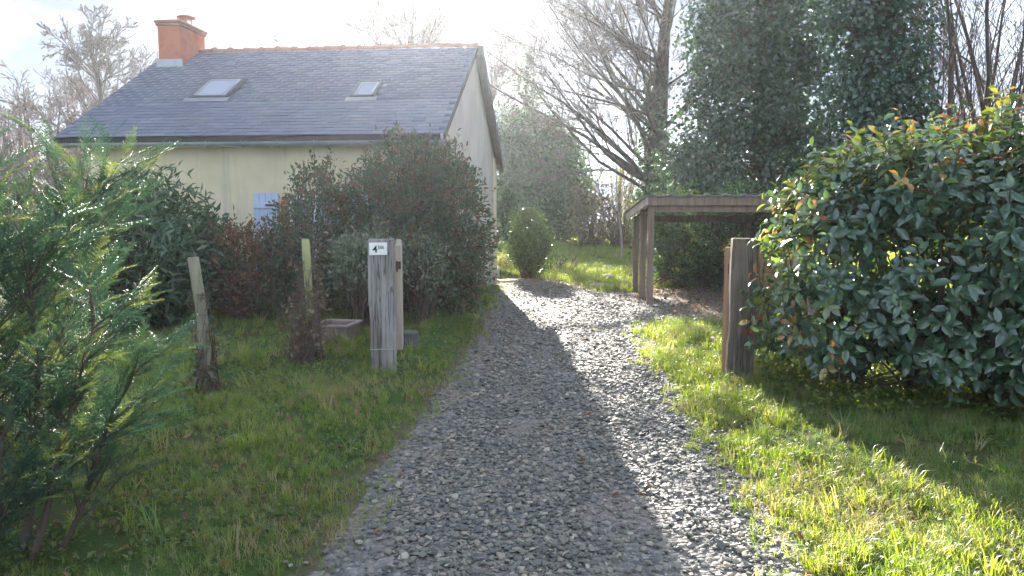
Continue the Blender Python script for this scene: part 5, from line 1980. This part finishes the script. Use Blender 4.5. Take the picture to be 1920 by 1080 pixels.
bare_tree('bare_tree', 'small bare tree just above the right end of the roof ridge', (b_[0], 40, 0), 10.6, 0.22, 205, [(26, 0.5, 0.97, 0.6, 0.36, 0.5, 0.08, 0.08), (6, 0.2, 1.0, 0.6, 0.5, 0.55, 0.12, 0.06), (6, 0.2, 1.0, 0.55, 0.5, 0.6, 0.13, 0.05)], rmin=0.022)
b_ = at(945, 400, 46)
bare_tree('birch_tree', 'fine twigged bare birch between the cottage gable and the tall conifer', (b_[0], 46, 0), 10.5, 0.16, 206, [(18, 0.25, 0.98, 0.75, 0.36, 0.4, 0.10, -0.02), (8, 0.2, 1.0, 0.6, 0.5, 0.5, 0.14, -0.04), (8, 0.2, 1.0, 0.6, 0.5, 0.6, 0.14, -0.05)], rmin=0.013)
for k, (u, Y, hh, lab, lean) in enumerate(((1770, 17.5, 9.5, 'bare multi stemmed tree right of the ivy clad trunk', (0.05, 0, 1)), (1850, 18.5, 10, 'bare many stemmed tree behind the hedge top, between two similar ones', (0, 0, 1)), (1925, 17.0, 9.5, 'bare many stemmed tree at the right edge of the view', (-0.1, 0, 1)))):
    b_ = at(u, 400, Y)
    bare_tree('bare_tree', lab, (b_[0], Y, 0), hh, 0.085, 210 + k, [(9, 0.12, 0.97, 0.5, 0.42, 0.5, 0.09, 0.05), (7, 0.15, 1.0, 0.5, 0.5, 0.55, 0.12, 0.04), (4, 0.2, 1.0, 0.5, 0.5, 0.6, 0.14, 0.04)], lean=lean, stems=6, rmin=0.006, group='bare trees at the right', stem_angle=0.32)
b_ = at(1168, 400, 26)
bare_tree('young_tree', 'slim pale stemmed young tree at the back of the lawn left of the shelter', (b_[0], 26, 0), 3.6, 0.05, 215, [(12, 0.3, 0.97, 0.6, 0.42, 0.5, 0.08, 0.05), (6, 0.15, 1.0, 0.5, 0.5, 0.55, 0.10, 0.04)], rmin=0.005, bark='bark_pale')


def leafy_tree(name, label, base, height, r0, blobs, per, spread, L, W, mat, seed, inner=0.6, up=0.0, out=0.8, lump=0.16, cat='tree', tumble=0.8, dens=1.0):
    rng = np.random.default_rng(seed)
    t = thing(name, label, cat, base)
    P = level(np.array(base, float)[None] - np.array([[0, 0, 0.2]]), np.array([[0, 0, 1.0]]), np.array([height]), rng, 0.03, 0.02, 9)
    tr = Tubes()
    tr.add(P, (r0 * (1 - 0.8 * np.linspace(0, 1, 9)))[None], 9, rng)
    link('trunk', tr.mesh('trunk'), M['bark_brown'], t)
    C, Dd = [], []
    for (c, Rr, n) in blobs:
        cc_, d__ = clump_centers(c, Rr, int(n * dens), rng, inner, lump=lump)
        C.append(cc_); Dd.append(d__)
    C, Dd = np.concatenate(C), np.concatenate(Dd)
    k = C[:, 2] > 0.1
    C, Dd = C[k], Dd[k]
    sel = rng.permutation(len(C))[:220]
    zb = np.clip(C[sel, 2] - rng.uniform(0.3, 1.2, len(sel)), 0.1, height * 0.95)
    b0 = np.stack([np.full(len(sel), base[0]), np.full(len(sel), base[1]), zb], 1)
    tq_ = np.linspace(0, 1, 5)[None, :, None]
    SP = b0[:, None] * (1 - tq_) + C[sel][:, None] * tq_ + rng.normal(0, 0.05, (len(sel), 5, 3))
    tb_ = Tubes()
    tb_.add(SP, np.repeat(np.linspace(0.03, 0.008, 5)[None], len(sel), 0), 4, rng)
    link('limbs', tb_.mesh('limbs'), M['bark_brown'], t, 'stuff')
    Pp = np.repeat(C, per, 0) + rng.normal(0, spread, (len(C) * per, 3)) * np.array([1, 1, 1.3])
    FC = np.repeat(Dd, per, 0) * 0.9
    D = unit(np.repeat(Dd, per, 0) * out * 0.5 + rng.normal(0, 0.6, Pp.shape) + np.array([0, 0, up]))
    ok_ = Pp[:, 2] > 0.05
    Pp, D, FC = Pp[ok_], D[ok_], FC[ok_]
    Ls = L * rng.uniform(0.6, 1.25, len(Pp))
    link('crown', leaves_mesh('crown', Pp, D, Ls, Ls * W / L, rng.random(len(Pp)), rng, T_DIAMOND, 0.6, tumble, FC), M[mat], t, 'stuff')
    return t


# great ivy-covered tree behind the shelter
iv = []
for (u, v, Y, rx, ry, rz, n) in ((1330, 300, 20, 1.15, 1.2, 1.5, 420), (1440, 300, 19.5, 1.5, 1.3, 1.7, 560), (1400, 180, 20, 1.35, 1.3, 1.7, 560), (1500, 200, 19.5, 1.15, 1.2, 1.8, 460), (1420, 50, 20, 1.45, 1.3, 1.8, 560),
                                 (1500, 70, 20, 1.2, 1.2, 1.8, 420), (1360, 90, 20.5, 0.95, 1.1, 1.6, 340), (1290, 330, 20.5, 0.75, 0.9, 0.9, 160), (1450, -110, 20, 1.8, 1.4, 2.0, 420), (1400, 390, 19.5, 1.8, 1.2, 1.0, 360), (1530, 350, 18.5, 1.0, 1.0, 1.6, 260)):
    c = at(u, v, Y)
    iv.append((tuple(c), (rx, ry, rz), n))
c = at(1420, 400, 20)
leafy_tree('ivy_covered_tree', 'huge tree smothered in dark glossy ivy behind the shelter', (c[0], 20, 0), 10.0, 0.35, iv, 15, 0.15, 0.115, 0.095, 'lf_ivy', 221, inner=0.55, up=-0.45, out=0.9, lump=0.26, dens=0.62)
# ivy-clad trunk nearer, right
iv = []
for (u, v, Y, rx, ry, rz, n) in ((1620, 20, 15.5, 0.62, 0.6, 1.1, 260), (1660, 120, 15.5, 0.66, 0.6, 1.0, 260), (1615, 190, 15.2, 0.50, 0.5, 0.8, 170), (1650, 240, 15.3, 0.8, 0.6, 0.7, 200), (1640, -90, 15.5, 0.75, 0.6, 1.0, 200), (1700, 60, 15.6, 0.5, 0.5, 1.4, 140), (1640, 330, 15.3, 0.8, 0.6, 0.9, 200), (1700, 200, 15.6, 0.40, 0.5, 0.9, 90)):
    c = at(u, v, Y)
    iv.append((tuple(c), (rx, ry, rz), n))
c = at(1640, 400, 15.5)
leafy_tree('ivy_clad_trunk', 'thick trunk wrapped in hanging ivy above the sunlit hedge top', (c[0], 15.5, 0), 8.5, 0.28, iv, 14, 0.12, 0.10, 0.085, 'lf_ivy', 222, inner=0.55, lump=0.28, dens=0.7, up=-0.5, out=0.9)
# ivy on the oak's foot
c = at(1222, 400, 24.7)
leafy_tree('ivy', 'ivy wrapped round the lower trunk of the bare oak', (c[0], 24.7, 0), 4.5, 0.1, [((c[0], 24.7, 1.6), (0.50, 0.5, 1.7), 170), ((c[0], 24.7, 3.6), (0.42, 0.45, 1.5), 120), ((c[0] + 0.1, 24.7, 5.2), (0.32, 0.4, 1.0), 40)], 12, 0.14, 0.11, 0.09, 'lf_ivy', 223, up=-0.4, cat='climbing plant')
# evergreens at the end of the garden
ev = []
for (u, v, Y, rx, ry, rz, n) in ((960, 330, 41, 1.4, 1.4, 2.6, 420), (1030, 330, 40, 1.5, 1.4, 2.7, 480), (1065, 400, 39, 0.9, 1.2, 1.5, 200), (950, 420, 40, 1.4, 1.2, 1.3, 220), (1010, 420, 39, 1.6, 1.2, 1.4, 260), (1000, 270, 41, 1.3, 1.2, 1.6, 260), (952, 262, 41, 0.9, 1.0, 1.3, 150), (1050, 290, 40, 0.9, 1.0, 1.5, 160), (1075, 350, 39, 0.8, 1.0, 1.4, 130)):
    c = at(u, v, Y)
    ev.append((tuple(c), (rx, ry, rz), n))
c = at(1005, 400, 40.5)
leafy_tree('holly_tree', 'broad dark evergreen tree at the end of the lawn beside the gable', (c[0], 40.5, 0), 6.0, 0.2, ev, 13, 0.24, 0.20, 0.13, 'lf_laurel', 231, up=0.2, lump=0.2)
ev = []
ctop = at(986, 108, 43)
for k in range(13):
    f = k / 12
    z = 1.5 + (ctop[2] - 1.5) * f
    rr = 1.5 * (1 - f) ** 0.7 + 0.12
    ev.append(((ctop[0] + 0.22 * math.sin(k * 2.3), 43, z), (rr * (1 + 0.25 * math.sin(k * 1.9)), rr, 0.6), int(14 + 60 * (1 - f))))
leafy_tree('fir_tree', 'tall pointed conifer behind the broad evergreen at the lawn end', (ctop[0], 43, 0), ctop[2] - 0.2, 0.22, ev, 12, 0.17, 0.28, 0.07, 'lf_conifer', 232, up=-0.1, out=1.1, lump=0.25, cat='conifer')
# brown winter hedge at the end of the garden
for k, (u, v, Y, rx, rz, n, mat, nm, lab) in enumerate(((1110, 420, 34, 1.3, 1.6, 170, 'lf_olive', 'winter_shrub', 'olive brown shrub at the end of the lawn right of the broad evergreen'), (1165, 400, 33, 1.4, 2.0, 200, 'lf_olive', 'winter_shrub', 'tall olive brown shrub at the back of the lawn below the oak branches'),
                                                        (1215, 420, 31, 1.2, 1.7, 180, 'lf_olive', 'winter_shrub', 'brownish shrub at the foot of the bare oak behind the shelter'), (1260, 400, 29, 1.5, 2.1, 260, 'lf_laurel', 'laurel_bush', 'dark laurel bush behind the shelter roof left end'))):
    c = at(u, v, Y)
    shrub(nm, lab, 'shrub', (c[0], Y, 0), [((c[0], Y, max(0.7, c[2] - 0.2)), (rx, 1.0, rz), n)], 9, 0.2, 0.13, 0.06, mat, 240 + k, bark='twig', stem_r=0.02, n_stem=160, shoots=60, shoot_len=0.9, base_spread=0.6, inner=0.4)

# far belt of winter woodland, one mass
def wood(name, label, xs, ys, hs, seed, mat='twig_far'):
    rng = np.random.default_rng(seed)
    m = len(xs)
    p0 = np.stack([xs, ys, np.full(m, -0.2)], 1)
    P = level(p0, np.repeat(np.array([[0, 0, 1.0]]), m, 0), hs, rng, 0.05, 0.02, 7)
    Rd = (0.02 * hs)[:, None] * (1 - 0.85 * np.linspace(0, 1, 7))[None]
    tb_ = Tubes()
    tb_.add(P, Rd, 5, rng)
    L = hs
    for (k, tmin, ang, ratio, rr_, wd, up) in ((12, 0.15, 0.7, 0.36, 0.42, 0.10, 0.06), (6, 0.15, 0.65, 0.5, 0.5, 0.14, 0.04), (3, 0.2, 0.6, 0.55, 0.6, 0.15, 0.02)):
        p, d, L, rr = children(P, Rd, L, k, rng, tmin, 1.0, ang, ratio, rr_)
        npw = 4 if k > 3 else 3
        P = level(p, d, L, rng, wd, up, npw)
        Rd = np.maximum(rr[:, None] * (1 - 0.75 * np.linspace(0, 1, npw))[None], 0.018)
        tb_.add(P, Rd, 3, rng)
    o = link(name, tb_.mesh(name), M[mat], None, 'stuff')
    return tag(o, label, 'woodland')


rng = np.random.default_rng(301)
nw = 120
xs = np.concatenate([rng.uniform(-56, -18, nw), rng.uniform(-20, 8, 26), rng.uniform(4, 60, 44)])
ys = np.concatenate([rng.uniform(48, 62, nw), rng.uniform(62, 80, 26), rng.uniform(52, 76, 44)])
hs = np.concatenate([rng.uniform(7.5, 10.8, nw), rng.uniform(5, 7, 26), rng.uniform(5.5, 8, 44)])
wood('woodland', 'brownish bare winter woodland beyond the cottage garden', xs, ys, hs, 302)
# undergrowth under the wood
rng = np.random.default_rng(305)
C = np.stack([rng.uniform(-70, 75, 3400), rng.uniform(54, 64, 3400), rng.uniform(0.1, 2.6, 3400)], 1)
C2 = np.stack([rng.uniform(-60, -16, 2600), rng.uniform(50, 62, 2600), rng.uniform(0.5, 6.5, 2600) * rng.uniform(0.6, 1, 2600)], 1)
C = np.concatenate([C, C2])
P = np.repeat(C, 8, 0) + rng.normal(0, 0.35, (len(C) * 8, 3))
D = unit(rng.normal(0, 1, P.shape) + np.array([0, 0, 0.4]))
ug = link('undergrowth', leaves_mesh('undergrowth', P, D, 0.42 * rng.uniform(0.6, 1.3, len(P)), 0.10, rng.random(len(P)), rng), M['lf_reddish'], None, 'stuff')
tag(ug, 'low brown undergrowth along the foot of the far woodland', 'undergrowth')

# ------------------------------------------------------------------ winter haze
if HAZE > 0:
    mb = MB()
    mb.box((0, 55, 6.4), (246, 156, 15.4))
    hm = bpy.data.materials.new('haze_air')
    hm.use_nodes = True
    hn = hm.node_tree.nodes
    hn.clear()
    ho = hn.new('ShaderNodeOutputMaterial')
    hv = hn.new('ShaderNodeVolumePrincipled')
    hv.inputs['Color'].default_value = (0.86, 0.92, 1.0, 1)
    hv.inputs['Density'].default_value = HAZE
    hv.inputs['Anisotropy'].default_value = 0.8
    hm.node_tree.links.new(hv.outputs['Volume'], ho.inputs['Volume'])
    hz_o = mb.make('haze', hm, None, 'stuff')
